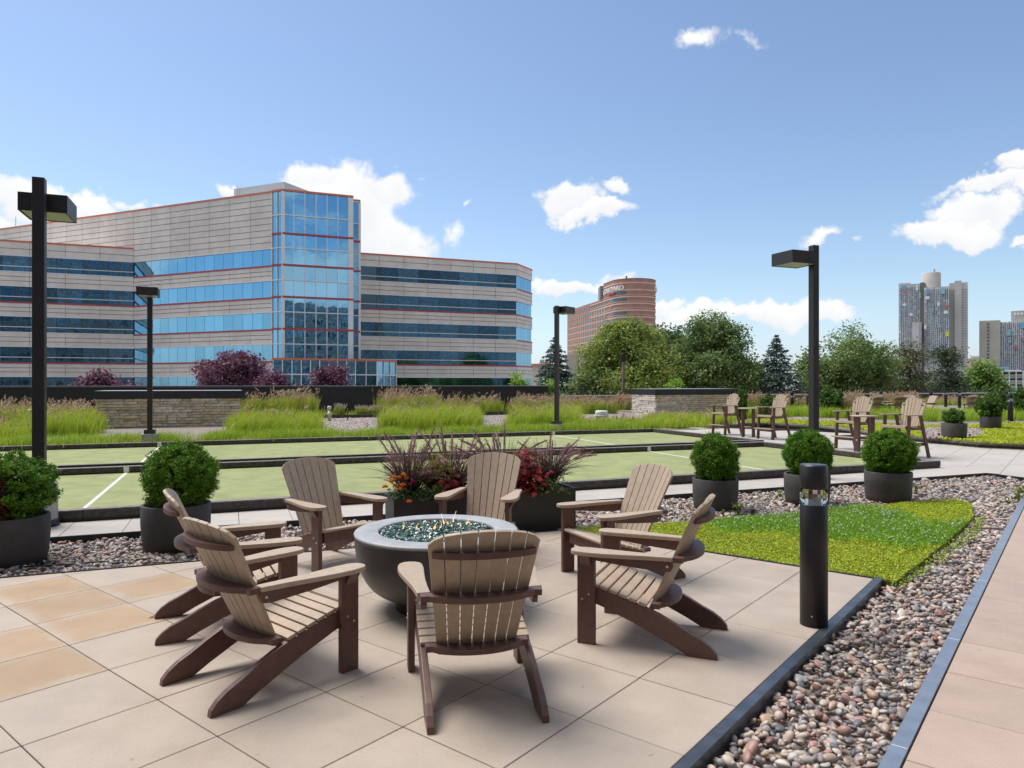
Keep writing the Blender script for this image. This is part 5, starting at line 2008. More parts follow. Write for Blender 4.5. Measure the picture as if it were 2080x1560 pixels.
def weed(px, py, h, label):
    g_ = ground(px, py, -.05)
    t = thing("weed", g_, label, "weed", "weeds sprouting in the river stones")
    n = 26
    a = RNG.uniform(0, 6.28, n)
    P = np.stack([np.cos(a) * RNG.uniform(0, h * .5, n), np.sin(a) * RNG.uniform(0, h * .5, n), RNG.uniform(.1, 1, n) * h], 1)
    V, F = leaf_quads(P, norm(rand_dirs(n) + np.array([0, 0, .8])), h * .38 * RNG.uniform(.6, 1.3, n), .6)
    ob("leaves", np_mesh("leaves", V, F, M_LEAF, np.repeat(mixcols([(.22, .27, .04), (.15, .22, .03)], n), 4, 0)), t)
    mb = MB()
    for k in range(5):
        mb.tube([(0, 0, 0), tuple(P[k] * .9)], .003, 4)
    ob("stems", mb.mesh("stems", M_LEAF, recalc=False), t)


for px, py, h, lb in ((1861, 1005, .16, "small weed in the stones right of the last round pot"), (1584, 1012, .12, "small weed between the two right round pots"), (2072, 1018, .20, "weed at the picture's right edge in the stones"),
                      (1500, 1050, .18, "weed at the foot of the round pot behind the right chairs"), (1470, 1052, .10, "low weed on the stones before the pot behind the right chairs"), (2046, 1024, .10, "tiny weed near the path's aluminium strip"), (1485, 1000, .09, "tiny weed left of the small black spotlight")):
    weed(px, py, h, lb)
# ================================================================== furniture
def chair_parts(t, tall=False):
    """Fan-back chair in slatted lumber. Local frame: x to the sitter's right, y forwards, z up."""
    top = [(0.0, .365), (-.12, .338), (-.25, .300), (-.38, .262), (-.46, .232), (-.55, .190), (-.64, .142), (-.71, .110), (-.765, .072), (-.80, .034), (-.806, .0)]
    bot = [(-.64, 0.0), (-.54, .052), (-.30, .160), (-.10, .236), (0.0, .268)]
    poly = top + bot

    def seat_z(y):
        for (y0, z0), (y1, z1) in zip(top[:-1], top[1:]):
            if y1 <= y <= y0:
                return z0 + (z1 - z0) * (y - y0) / (y1 - y0), math.atan2(z1 - z0, y1 - y0)
        return top[0][1], 0.2
    for s in (-1, 1):
        mb = MB().prism([(s * .280 - .018, y, z) for y, z in poly], (.036, 0, 0))
        o = ob("side_rail", mb.mesh("side_rail", M_BROWN, bevel=.004), t)
        mb = MB().box((s * .320, -.002, .2845), (.038, .115, .569))
        o = ob("front_leg", mb.mesh("front_leg", M_BROWN, bevel=.004), t)
        bl = MB()
        for (y, z) in ((-.022, .32), (.022, .285)):
            bl.tube([(s * .338, y, z), (s * .3425, y, z)], .008, 8)
        ob("bolt", bl.mesh("bolt", M_BOLT), o)
        # arm
        rt = [(.392, .03), (.398, -.03), (.392, -.12), (.368, -.26), (.342, -.40), (.325, -.545), (.258, -.545), (.262, -.42), (.262, -.30), (.256, -.16), (.250, -.05), (.252, .03), (.263, .068), (.288, .092), (.322, .10), (.356, .092), (.381, .067)]
        mb = MB().prism([(s * x, y, .570) for x, y in rt], (0, 0, .028))
        ob("arm", mb.mesh("arm", M_SLAT, bevel=.006), t)
        sp = [(-.06, .569), (-.535, .569), (-.545, .535), (-.53, .505), (-.47, .500), (-.25, .515), (-.06, .535)]
        mb = MB()
        n = len(sp)
        vs = [(s * (.305 - .03 * (-y / .545)), y, z) for y, z in sp] + [(s * (.335 - .03 * (-y / .545)), y, z) for y, z in sp]
        mb.add(vs, [tuple(range(n)), tuple(range(n, 2 * n))[::-1]] + [(i, (i + 1) % n, n + (i + 1) % n, n + i) for i in range(n)])
        o = ob("arm_support", mb.mesh("arm_support", M_BROWN, bevel=.003), t)
        bl = MB().tube([(s * .298, -.51, .535), (s * .3115, -.51, .535)], .008, 8)
        ob("bolt", bl.mesh("bolt", M_BOLT), o)
        mb = MB().prism([(s * .339, -.035, .569), (s * .339, -.035, .50), (s * .385, -.035, .569)], (0, .07, 0))
        ob("corner_block", mb.mesh("corner_block", M_BROWN, bevel=.003), t)
    mb = MB().box((0, .006, .315), (.522, .026, .095))
    ob("front_apron", mb.mesh("front_apron", M_BROWN, bevel=.004), t)
    # seat boards
    ys = [.022, -.040, -.102, -.164, -.226, -.288, -.350]
    sm = None
    for k, y in enumerate(ys):
        z, a = seat_z(min(y, -.001))
        if k == 0:
            z, a = .365, -.08
        if sm is None:
            sm = MB().box((0, 0, 0.011), (.594, .054, .021)).mesh("seat_slat", M_SLAT, bevel=.006)
        o = ob("seat_slat", sm, t, (0, y, z + .001))
        ang = math.atan2(seat_z(y - .03)[0] - seat_z(min(y + .03, -.001))[0], -.06) if k else math.pi - .12
        o.rotation_euler = (ang - math.pi, 0, 0)
    # back boards: a fan, dished round the sitter
    B0 = Vector((0, -.395, .215))
    Ld = Vector((0, -.427, .904)).normalized()
    Nn = Vector((0, .904, .427)).normalized()

    def bp(x, l, out=0.0):
        k = .62 * (1 - .25 * l)
        return B0 + Vector((x, 0, 0)) + Ld * l + Nn * (k * x * x + out)

    def arch(x):
        return .805 - .80 * x * x - .55 * max(0, abs(x) - .24)
    for i in range(-3, 4):
        xb, xt = i * .0600, i * .0845
        wb, wt = .0270, .0393
        mb = MB()
        fr = []
        rows = 7
        lm = [arch(xt + e * wt) for e in (-1, 0, 1)]
        vs = []
        for side in (0, -.020):
            for r in range(rows + 1):
                f = r / rows
                for e, lt in zip((-1, 0, 1), lm):
                    l = lt * f
                    ff = l / .795
                    x = (xb + (xt - xb) * ff) + e * (wb + (wt - wb) * ff)
                    vs.append(bp(x, l, side))
        fs = []
        m_ = (rows + 1) * 3
        for r in range(rows):
            for c in range(2):
                a = r * 3 + c
                fs.append((a, a + 1, a + 4, a + 3))
                fs.append((m_ + a, m_ + a + 3, m_ + a + 4, m_ + a + 1))
            for c in (0, 2):
                a = r * 3 + c
                fs.append((a, a + 3, m_ + a + 3, m_ + a))
        for c in range(2):
            a = c
            fs.append((a, m_ + a, m_ + a + 1, a + 1))
            a = rows * 3 + c
            fs.append((a, a + 1, m_ + a + 1, m_ + a))
        mb.add(vs, fs)
        ob("back_slat", mb.mesh("back_slat", M_SLAT, bevel=.004), t)
    # curved cross rails behind the back
    for nm, l, hw_, dep, zt, ends in (("lower_rail", .045, .275, .085, .032, True), ("middle_rail", .385, .312, .085, .032, True), ("upper_rail", .645, .262, .070, .032, False)):
        z = (B0 + Ld * l).z
        inner, outer = [], []
        for k in range(17):
            x = -hw_ + 2 * hw_ * k / 16
            kx = min(abs(x), .245)
            yb = bp(kx, l, -.0215).y
            inner.append((x, yb - (.0 if abs(x) <= .245 else .0), z))
            f = min(1, abs(x) / (hw_ * (.80 if ends else 1.0)))
            outer.append((x, (B0 + Ld * l).y - .022 - dep * (1 - f ** 2) ** .5 * .62 - (.055 if ends else .018) + (bp(kx, l).y - (B0 + Ld * l).y), z))
        mb = MB()
        n = 17
        vs = inner + outer + [(x, y, zz + zt) for x, y, zz in inner] + [(x, y, zz + zt) for x, y, zz in outer]
        fs = []
        for k in range(n - 1):
            fs += [(k, n + k, n + k + 1, k + 1), (2 * n + k, 2 * n + k + 1, 3 * n + k + 1, 3 * n + k), (k, k + 1, 2 * n + k + 1, 2 * n + k), (n + k, 3 * n + k, 3 * n + k + 1, n + k + 1)]
        fs += [(0, 2 * n, 3 * n, n), (n - 1, 2 * n - 1, 4 * n - 1, 3 * n - 1)]
        mb.add(vs, fs)
        ob(nm, mb.mesh(nm, M_BROWN, bevel=.003), t)


CH_GROUP = "fan-back chairs round the fire bowl"
chair0 = thing("adirondack_chair", (-.275, 4.159, 0), "taupe and brown fan-back chair seen squarely from behind, in front of the fire bowl", "chair", CH_GROUP, R(12.0))
chair_parts(chair0)
for x, y, a, lb in ((-1.184, 4.277, -41.1, "taupe and brown fan-back chair seen from behind, nearest on the left of the fire bowl"),
                    (-1.672, 5.072, -63.0, "fan-back chair mostly hidden behind the nearest left chair"),
                    (-1.467, 6.318, -133.2, "fan-back chair left of the fire bowl turned to the viewer, before the turf lane"),
                    (-.345, 6.60, 166.0, "fan-back chair facing the viewer from beyond the fire bowl, before the flower planters"),
                    (.628, 5.926, 115.4, "farther of the two fan-back chairs right of the fire bowl, its slats facing the viewer"),
                    (.599, 4.787, 67.1, "nearer of the two fan-back chairs right of the fire bowl, seen from its side")):
    dup(chair0, (x, y, 0), R(a), lb)
FARG = "fan-back chairs in the far seating areas"
for px, Y, a, lb in ((1722, 36.5, 190, "far fan-back chair peeping over the near bar chair's back"), (1764, 32.6, 12, "far fan-back chair seen from behind, with a bollard in front of it"),
                     (1794, 36.5, 178, "far fan-back chair facing the viewer right behind the low far table"), (1822, 32.6, -14, "far fan-back chair seen from behind, right of the low far table"),
                     (1846, 36.3, 150, "far fan-back chair facing half left, beyond the right bar chair's back"), (1869, 34.2, 95, "far fan-back chair seen edge-on above the right bar chair"),
                     (1975, 33.5, -28, "far fan-back chair seen from behind on the pale slab near the right edge"), (2058, 34.5, 105, "far fan-back chair in profile at the right edge, behind the bollards"),
                     (2000, 35.5, -75, "far fan-back chair half hidden by the big loose evergreen ball")):
    dup(chair0, at(px, Y, FZ), R(a), lb, FARG)
slab = MB().prism([at(1915, 36.5, FZ), at(2000, 33, FZ), at(2160, 31, FZ), at(2160, 37, FZ)], (0, 0, .06))
ob("seating_slab", slab.mesh("seating_slab", M_PAVER_W), kind='structure')
slab = MB().prism([at(1700, 38, FZ), at(1700, 31.5, FZ), at(1890, 31.5, FZ), at(1890, 38, FZ)], (0, 0, .04))
ob("seating_slab", slab.mesh("seating_slab", M_PAVER_W), kind='structure')
t = thing("low_table", at(1791, 34.3, FZ + .04), "low round table with crossed legs in the far seating area", "table")
ob("table_top", MB().lathe([(.50, .44), (.52, .45), (.52, .48), (.50, .49)], 28).mesh("table_top", M_SLAT), t)
for k in range(4):
    mb = MB().box((0.30, 0, .22), (.09, .036, .44), M=Matrix.Rotation(R(45 + 90 * k), 4, 'Z') @ Matrix.Translation((.0, 0, 0)) @ Matrix.Rotation(R(14), 4, 'Y'))
    ob("leg", mb.mesh("leg", M_BROWN), t)


# tall chairs and tables on the terrace -------------------------------------------
def bar_chair(t):
    for s in (-1, 1):
        mb = MB().prism([(s * .31 - .019, .06, 0), (s * .31 - .019, -.03, 0), (s * .31 - .019, -.085, .94), (s * .31 - .019, -.005, .94)], (.038, 0, 0))
        ob("front_leg", mb.mesh("front_leg", M_BROWN, bevel=.004), t)
        mb = MB().prism([(s * .31 - .019, -.62, 0), (s * .31 - .019, -.70, 0), (s * .31 - .019, -.43, .94), (s * .31 - .019, -.35, .94)], (.038, 0, 0))
        ob("rear_leg", mb.mesh("rear_leg", M_BROWN, bevel=.004), t)
        mb = MB().prism([(s * x, y, .941) for x, y in ((.37, .06), (.375, -.05), (.35, -.30), (.335, -.52), (.275, -.52), (.265, -.3), (.25, -.05), (.255, .06), (.28, .09), (.345, .09))], (0, 0, .028))
        ob("arm", mb.mesh("arm", M_SLAT, bevel=.005), t)
        mb = MB().box((s * .275, -.25, .665), (.034, .50, .08))
        ob("seat_rail", mb.mesh("seat_rail", M_BROWN, bevel=.003), t)
        mb = MB().box((s * .275, -.30, .30), (.032, .62, .07))
        ob("low_rail", mb.mesh("low_rail", M_BROWN, bevel=.003), t)
    mb = MB().box((0, .075, .315), (.70, .13, .026))
    ob("foot_board", mb.mesh("foot_board", M_SLAT, bevel=.004), t)
    mb = MB().box((0, .045, .27), (.58, .03, .07))
    ob("foot_rail", mb.mesh("foot_rail", M_BROWN, bevel=.003), t)
    sm = MB().box((0, 0, 0), (.60, .064, .022)).mesh("seat_slat", M_SLAT, bevel=.005)
    for k in range(7):
        ob("seat_slat", sm, t, (0, .03 - k * .071, .715 - .008 * k))
    mb = MB().box((0, .06, .69), (.60, .022, .055))
    ob("seat_front", mb.mesh("seat_front", M_SLAT, bevel=.005), t)
    for i in range(-3, 4):
        xb, xt = i * .062, i * .088
        hh = 1.34 - .9 * xt * xt - (.05 if abs(i) == 3 else 0)
        yb, yt = -.40 + .5 * xb * xb, -.60 + .4 * xt * xt
        mb = MB()
        vs = []
        for dy in (0, -.02):
            vs += [(xb - .028, yb + dy, .64), (xb + .028, yb + dy, .64), (xt + .040, yt + dy, hh - (.03 if i > 0 else 0)), (xt, yt + dy, hh + .004), (xt - .040, yt + dy, hh - (.03 if i < 0 else 0))]
        mb.add(vs, [(0, 1, 2, 3, 4), (9, 8, 7, 6, 5)] + [(k, (k + 1) % 5, 5 + (k + 1) % 5, 5 + k) for k in range(5)])
        ob("back_slat", mb.mesh("back_slat", M_SLAT, bevel=.004), t)
    for z, wd in ((.69, .27), (.93, .31), (1.16, .255)):
        sy = -.40 - .286 * (z - .64) - .024
        pts = [(x, sy + .42 * x * x, z) for x in (-wd, -wd * .6, -wd * .25, 0, wd * .25, wd * .6, wd)]
        pts += [(x, sy + .30 * x * x - .055 + .05 * (abs(x) / wd) ** 2, z) for x in (wd, wd * .6, wd * .25, 0, -wd * .25, -wd * .6, -wd)]
        ob("back_rail", MB().prism(pts, (0, 0, .032)).mesh("back_rail", M_BROWN), t)


def bar_table(t):
    ob("table_top", MB().lathe([(.28, .875), (.305, .88), (.31, .892), (.305, .905), (.02, .906)], 36).mesh("table_top", M_SLAT), t)
    ob("shelf", MB().lathe([(.17, .30), (.18, .305), (.18, .325), (.02, .327)], 24).mesh("shelf", M_SLAT), t)
    for k in range(4):
        M = Matrix.Rotation(R(21.7 + 90 * k), 4, 'Z')
        mb = MB().box((.215, 0, .4375), (.085, .036, .875), M=M)
        ob("leg", mb.mesh("leg", M_BROWN, bevel=.003), t)


BG = "bar-height fan-back chairs on the terrace"
b0 = thing("bar_chair", (6.77, 23.0, 0), "leftmost bar-height chair, in front of the pale stone box", "chair", BG, R(111.7))
bar_chair(b0)
for (x, y, lb) in ((7.60, 21.1, "bar-height chair right of the farther tall table, left of the lamp post"), (8.46, 17.83, "bar-height chair left of the nearer tall table, just right of the lamp post"), (8.65, 15.88, "rightmost bar-height chair, right behind the last evergreen ball")):
    dup(b0, (x, y, 0), R(111.7), lb)
tb = thing("bar_table", (7.40, 22.05, 0), "tall round table between the two farther bar chairs", "table", "tall round tables on the terrace")
bar_table(tb)
dup(tb, (8.38, 16.75, 0), R(10), "tall round table between the two nearer bar chairs, above the evergreen ball")

# ------------------------------------------------------------------ fire bowl
FB_ = thing("fire_bowl", (-.56, 5.25, 0), "round dark cast fire bowl with a grey rim, in the ring of chairs", "fire pit")
prof = [(.30, .0), (.302, .095), (.315, .105)]
for k in range(1, 15):
    a = k / 14
    prof.append((.315 + (.600 - .315) * math.sin(a * math.pi / 2) ** .82, .105 + (.530 - .105) * (1 - math.cos(a * math.pi / 2)) ** .98))
prof += [(.602, .545)]
ob("bowl", MB().lathe(prof, 96).mesh("bowl", M_BOWL), FB_)
ob("rim", MB().lathe([(.597, .546), (.604, .550), (.606, .562), (.600, .570), (.590, .572), (.438, .572), (.430, .568), (.428, .555), (.428, .50), (.597, .50)], 96, close=True).mesh("rim", M_RIM), FB_)
ob("burner_pan", MB().lathe([(.43, .50), (.43, .532), (.01, .536)], 48).mesh("burner_pan", M_BLACK), FB_)
CHIPS = stone_shapes("glass_chip", M_CHIP, 6, .05, smooth=False)
CHG = scatter_group(CHIPS)
n = 7000
r_ = .422 * np.sqrt(RNG.random(n))
a_ = RNG.uniform(0, 6.28, n)
P_ = np.stack([-.56 + r_ * np.cos(a_), 5.25 + r_ * np.sin(a_)], 1)
scatter("fire_glass", P_, .0225, .540 + RNG.uniform(0, .020, n) * (1.3 - r_ / .5), group=CHG, nshape=6, cols=np.array([(.014, .050, .038), (.014, .090, .058), (.035, .16, .105), (.20, .27, .24), (.010, .022, .021), (.42, .48, .46)]),
        wts=np.array([.34, .22, .13, .10, .17, .04]), flat=(.6, 1.0), tilt=1.2)
GF = thing("gas_fire", (-.56, 5.25, .54), "small orange gas flames rising from the green fire glass", "fire")


def flame(x, y, h, wd):
    mb = MB()
    pts, rad = [], []
    ph = random.uniform(0, 6)
    for k in range(9):
        f = k / 8
        pts.append((x + .018 * math.sin(ph + f * 4) * f, y + .014 * math.cos(ph * 1.7 + f * 3.5) * f, h * f))
        rad.append(max(.0012, wd * (math.sin(min(1, (f + .12) * 1.2) * math.pi) ** .8 * (1 - f) + .03 * (1 - f))))
    mb.tube(pts, rad, 8)
    ob("flame", mb.mesh("flame", M_FLAME2, recalc=False), GF)


mf_ = bpy.data.materials.new("gas_flame")
mf_.use_nodes = True
tt = NT(mf_.node_tree)
tt.n.clear()
o_ = tt.new('ShaderNodeOutputMaterial')
em = tt.new('ShaderNodeEmission')
tr_ = tt.new('ShaderNodeBsdfTransparent')
mx_ = tt.new('ShaderNodeMixShader')
lw = tt.new('ShaderNodeLayerWeight')
lw.inputs['Blend'].default_value = .45
g_ = tt.new('ShaderNodeTexCoord')
sp3 = tt.new('ShaderNodeSeparateXYZ')
tt.l.new(g_.outputs['Object'], sp3.inputs[0])
tt.l.new(tt.mix(tt.step(.0, .13, sp3.outputs[2]), (1.0, .50, .14), (1.0, .80, .45)), em.inputs['Color'])
em.inputs['Strength'].default_value = .85
tt.l.new(tt.math('MULTIPLY', lw.outputs['Facing'], .75), mx_.inputs[0])
tt.l.new(em.outputs[0], mx_.inputs[1])
tt.l.new(tr_.outputs[0], mx_.inputs[2])
tt.l.new(mx_.outputs[0], o_.inputs[0])
M_FLAME2 = mf_
for px, py, h, wd in ((818, 1078, .085, .010), (848, 1078, .075, .018), (826, 1082, .04, .010), (862, 1068, .06, .009), (884, 1080, .10, .022), (893, 1082, .11, .015), (901, 1070, .13, .011), (909, 1068, .07, .017), (914, 1078, .07, .010), (922, 1066, .14, .010),
                       (934, 1075, .06, .012), (948, 1066, .065, .024), (955, 1068, .05, .018), (964, 1064, .10, .018), (969, 1066, .06, .012), (874, 1084, .04, .012), (838, 1074, .03, .010), (856, 1084, .035, .012)):
    g2 = ground(px, py, .545)
    if math.hypot(g2.x + .56, g2.y - 5.25) < .40:
        flame(g2.x + .56, g2.y - 5.25, h * .82, wd * .72)


# ------------------------------------------------------------------ lamp posts
def lamp_post(t, h, pole_w=.125, ped_r=.19, ped_h=.0, square=False, drop=0.0):
    """Square pole with a shoebox head held on a short arm towards local +y."""
    z0 = 0.0
    if ped_h:
        if square:
            ob("pedestal", MB().box((0, 0, ped_h / 2), (2 * ped_r, 2 * ped_r, ped_h)).mesh("pedestal", M_CONC, bevel=.01), t)
        else:
            ob("pedestal", MB().lathe([(ped_r, 0), (ped_r, ped_h - .012), (ped_r - .012, ped_h)], 40).mesh("pedestal", M_CONC), t)
            ob("pedestal_ring", MB().lathe([(ped_r + .02, 0), (ped_r + .02, .05), (ped_r + .004, .08)], 40).mesh("pedestal_ring", M_BLACK), t)
        z0 = ped_h
    ob("base_cover", MB().box((0, 0, z0 + .055), (.27, .27, .11)).mesh("base_cover", M_BRONZE, bevel=.008), t)
    ob("pole", MB().box((0, 0, (h + z0) / 2), (pole_w, pole_w, h - z0)).mesh("pole", M_BRONZE, bevel=.008), t)
    zc = h - .24 - drop
    ob("arm", MB().box((0, pole_w / 2 + .055, zc + .02), (.10, .11, .10)).mesh("arm", M_BRONZE), t)
    yc = pole_w / 2 + .11 + .26
    hx, hy, hz = .24, .26, .22
    mb = MB().box((0, yc, zc + .095), (.50, .56, .012))
    mb.box((-.245, yc, zc - .01), (.012, .56, hz - .012)).box((.245, yc, zc - .01), (.012, .56, hz - .012))
    mb.box((0, yc - .275, zc - .01), (.478, .012, hz - .012)).box((0, yc + .275, zc - .01), (.478, .012, hz - .012))
    ob("lamp_head", mb.mesh("lamp_head", M_BRONZE), t)
    ob("lens", MB().box((0, yc, zc - .098), (.455, .515, .02)).mesh("lens", M_LENS), t)
    ob("reflector", MB().box((0, yc, zc + .0), (.44, .50, .02)).mesh("reflector", M_ALU), t)


M_LENS = mat("lamp_lens", (.34, .36, .30), .18, .0, var=.1, spec=.8)
LG = "shoebox lamp posts around the bocce courts"
t = thing("lamp_post", at(80, 8.2, 0), "biggest lamp post, black and tall, by the far left round pot", "lamp post", LG, R(P_DEG))
lamp_post(t, 4.05, ped_r=.185, ped_h=.50)
t = thing("lamp_post", at(304.5, 18.9, GZ), "lamp post on a square concrete base in front of the left stone box", "lamp post", LG, R(P_DEG + 180))
lamp_post(t, 4.10, ped_r=.19, ped_h=.24, square=True, drop=-.13)
t = thing("lamp_post", at(1131, 23.2, GZ), "slim lamp post before the dark spruce, beyond the right court lines", "lamp post", LG, R(P_DEG - 60))
lamp_post(t, 4.15, ped_r=.19, ped_h=.24, square=True, drop=-.13)
t = thing("lamp_post", at(1653, 12.4, 0), "lamp post rising behind the bollard's evergreen ball, its head pointing left", "lamp post", LG, R(P_DEG + 90))
lamp_post(t, 4.09, ped_r=.19, ped_h=.30, drop=.02)


# ------------------------------------------------------------------ bollards
def clear_mat():
    m = bpy.data.materials.new("clear_acrylic")
    m.use_nodes = True
    b = m.node_tree.nodes['Principled BSDF']
    b.inputs['Transmission Weight'].default_value = 1
    b.inputs['Roughness'].default_value = .02
    b.inputs['IOR'].default_value = 1.08
    return m


M_CLEAR = clear_mat()
M_MIRROR = mat("polished_cone", (.75, .72, .66), .10, 1.0, var=0)


def bollard(t):
    ob("post", MB().lathe([(.090, 0), (.090, .822), (.088, .826)], 48).mesh("post", M_BLACK), t)
    ob("reflector", MB().lathe([(.060, .826), (.056, .88), (.056, .934)], 12, smooth=False).mesh("reflector", M_MIRROR), t)
    ob("lens", MB().lathe([(.089, .8265), (.089, .933), (.083, .933), (.083, .8265)], 48, close=True).mesh("lens", M_CLEAR), t)
    ob("cap", MB().lathe([(.088, .934), (.090, .938), (.090, 1.088), (.086, 1.094), (.01, 1.095)], 48).mesh("cap", M_BLACK), t)
    o = ob("screw", MB().tube([(-.045, -.074, .075), (-.047, -.082, .075)], .006, 8).mesh("screw", M_BOLT), t)
    ob("cap_top", MB().lathe([(.084, 1.0955), (.084, 1.097), (.01, 1.0975)], 48).mesh("cap_top", M_STEEL), t)


bd0 = thing("bollard_light", at(1653, 4.84, .003), "tall black bollard light standing at the steel curb in the foreground", "bollard", "black bollard lights")
bollard(bd0)
for px, Y, lb in ((1609, 36, "far bollard left of the lamp post, by the bar chair's back"), (1641, 42, "far bollard just left of the lamp post"), (1761, 27.5, "far bollard in front of a chair seen from behind"), (1790, 40, "far bollard by the railing, above the low far table"),
                  (1891, 35, "far bollard standing in the grass right of the bar chairs"), (1921, 46, "distant bollard by the railing, left of the pale slab"), (1949, 44, "distant bollard overgrown by a plant, left of the far slab"), (2033, 40, "thin distant bollard behind the big loose evergreen ball"),
                  (2044, 37, "far bollard, middle of the three at the right edge"), (2052.5, 27.5, "closest of the far bollards at the right edge")):
    dup(bd0, at(px, Y, FZ), random.uniform(0, 6), lb)

# ------------------------------------------------------------------ small fittings
for px, py, z, lb in ((1529, 1050, -.06, "small black spotlight on the stones left of the sedum's clover"), (1907, 887, FZ, "small black spotlight before the small far pot"), (1970, 889, FZ, "small black spotlight right of the small far pot"), (2048, 862, FZ, "small black spotlight in the yellow far sedum")):
    g2 = ground(px, py, z)
    t = thing("spotlight", g2, lb, "spotlight", "small black spotlights in the beds")
    ob("stake", MB().tube([(0, 0, 0), (0, 0, .04)], .008, 6).mesh("stake", M_BLACK), t)
    ob("head", MB().lathe([(.022, .03), (.028, .045), (.030, .10), (.026, .102), (.01, .09)], 16).mesh("head", M_BLACK), t)
t = thing("roof_vent", ground(1222, 862, GZ), "white mushroom roof vent in the grass left of the pale stone box", "vent")
ob("vent_pipe", MB().lathe([(.23, 0), (.23, .30), (.29, .32), (.30, .36)], 32).mesh("vent_pipe", M_WHITEPLASTIC), t)
ob("vent_cap", MB().lathe([(.25, .33), (.25, .50), (.20, .54), (.01, .545)], 32).mesh("vent_cap", M_WHITEPLASTIC), t)
for px, py, h, lb in ((669, 857, .66, "white vent pipe with a cap in the gravel behind the courts"), (62, 868, .66, "white vent pipe at the left, half behind the big lamp post")):
    t = thing("vent_pipe", ground(px, py, GZ), lb, "vent", "white vent pipes")
    ob("pipe", MB().lathe([(.065, 0), (.065, h * .48), (.10, h * .5), (.10, h * .55), (.055, h * .57), (.055, h * .8)], 20).mesh("pipe", M_WHITEPLASTIC), t)
    ob("pipe_cap", MB().lathe([(.085, h * .8), (.085, h * .97), (.06, h), (.01, h)], 20).mesh("pipe_cap", M_WHITEPLASTIC), t)
    ob("collar", MB().lathe([(.11, 0), (.11, .04), (.07, .06)], 20).mesh("collar", M_BLACK), t)
t = thing("garden_stake", ground(706, 856, GZ), "thin brown stake in the gravel right of the white vent pipe", "stake")
ob("rod", MB().tube([(0, 0, 0), (.01, 0, .56)], .022, 6).mesh("rod", MATS["rusty_brown"]), t)
ob("foot", MB().lathe([(.06, 0), (.06, .05), (.03, .07)], 12).mesh("foot", M_BLACK), t)
lf = MB().add([(0, 0, 0), (.02, .012, .006), (.045, .004, .012), (.06, 0, .004), (.045, -.008, .010), (.02, -.014, .004)], [(0, 1, 2), (0, 2, 3), (0, 3, 4), (0, 4, 5)])
me = lf.mesh("fallen_leaf", mat("dry_leaf", (.42, .20, .06), .7, var=.2), recalc=False)
ob("fallen_leaf", me, None, ground(300, 1255, .003), .4, label="dry orange leaf lying on a tan paver by the left chairs", cat="leaf")

# ------------------------------------------------------------------ flower planters
PB = 7.42


def planter(a0, a1, label):
    t = thing("planter_box", pq((a0 + a1) / 2, PB + .225, -.065), label, "planter", "black box planters", R(P_DEG))
    L = a1 - a0
    th = .02
    hgt = .50
    mb = MB().box((0, -.225 + th / 2, hgt / 2), (L, th, hgt)).box((0, .225 - th / 2, hgt / 2), (L, th, hgt))
    mb.box((-L / 2 + th / 2, 0, hgt / 2), (th, .45 - 2 * th - .001, hgt)).box((L / 2 - th / 2, 0, hgt / 2), (th, .45 - 2 * th - .001, hgt))
    ob("box_wall", mb.mesh("box_wall", M_PLANTER), t)
    mb = MB().box((0, -.2275, hgt - .012), (L + .012, .028, .024)).box((0, .2275, hgt - .012), (L + .012, .028, .024)).box((-L / 2 + .006, 0, hgt - .012), (.028, .427, .0238)).box((L / 2 - .006, 0, hgt - .012), (.028, .427, .0238))
    ob("lip", mb.mesh("lip", M_PLANTER), t)
    ob("soil", MB().box((0, 0, hgt - .05), (L - 2 * th, .45 - 2 * th, .03)).mesh("soil", M_SOIL), t)
    return t


planter(1.60, 2.66, "left black planter box, with the orange marigolds")
planter(2.70, 3.76, "right black planter box, with the red coleus at its right end")
PZ = .40
PUR = [(.060, .028, .034), (.085, .040, .045), (.045, .026, .028), (.10, .055, .05), (.075, .065, .03)]
PUT = [(.13, .075, .085), (.10, .055, .065), (.17, .11, .11), (.085, .055, .05)]
PLM = [(.36, .21, .22), (.42, .26, .26), (.30, .16, .18), (.46, .32, .29)]
FGG = "purple fountain grasses in the planters"
for a, b, n_, h_, np_, lb in ((1.83, .22, 240, (.38, .74), 13, "purple fountain grass at the planters' left end, behind the marigolds"), (2.33, .28, 210, (.38, .72), 10, "purple fountain grass in the left box, behind the yellow coleus"),
                              (2.92, .26, 170, (.40, .74), 13, "purple fountain grass rising behind the chair that faces the viewer"), (3.50, .24, 240, (.36, .68), 12, "purple fountain grass at the planters' right end, arching over the red coleus")):
    g2 = pq(a, PB + b, PZ)
    grass_clump("fountain_grass", g2, int(n_ * 1.35), h_, (.18, .95), .0125, PUR, PUT, lb, "ornamental grass", FGG, .085, np_ * 2, .24, .042, PLM, 1.22)
for a, b, lb in ((2.12, .33, "golden yellow grass between the two left fountain grasses"), (3.15, .33, "golden yellow grass above the red coleus of the right box")):
    grass_clump("golden_grass", pq(a, PB + b, PZ), 340, (.34, .66), (.2, .85), .007, [(.40, .36, .04), (.33, .33, .04)], [(.52, .45, .07), (.45, .42, .06)], lb, "ornamental grass", "golden grasses in the planters", .07, 0)


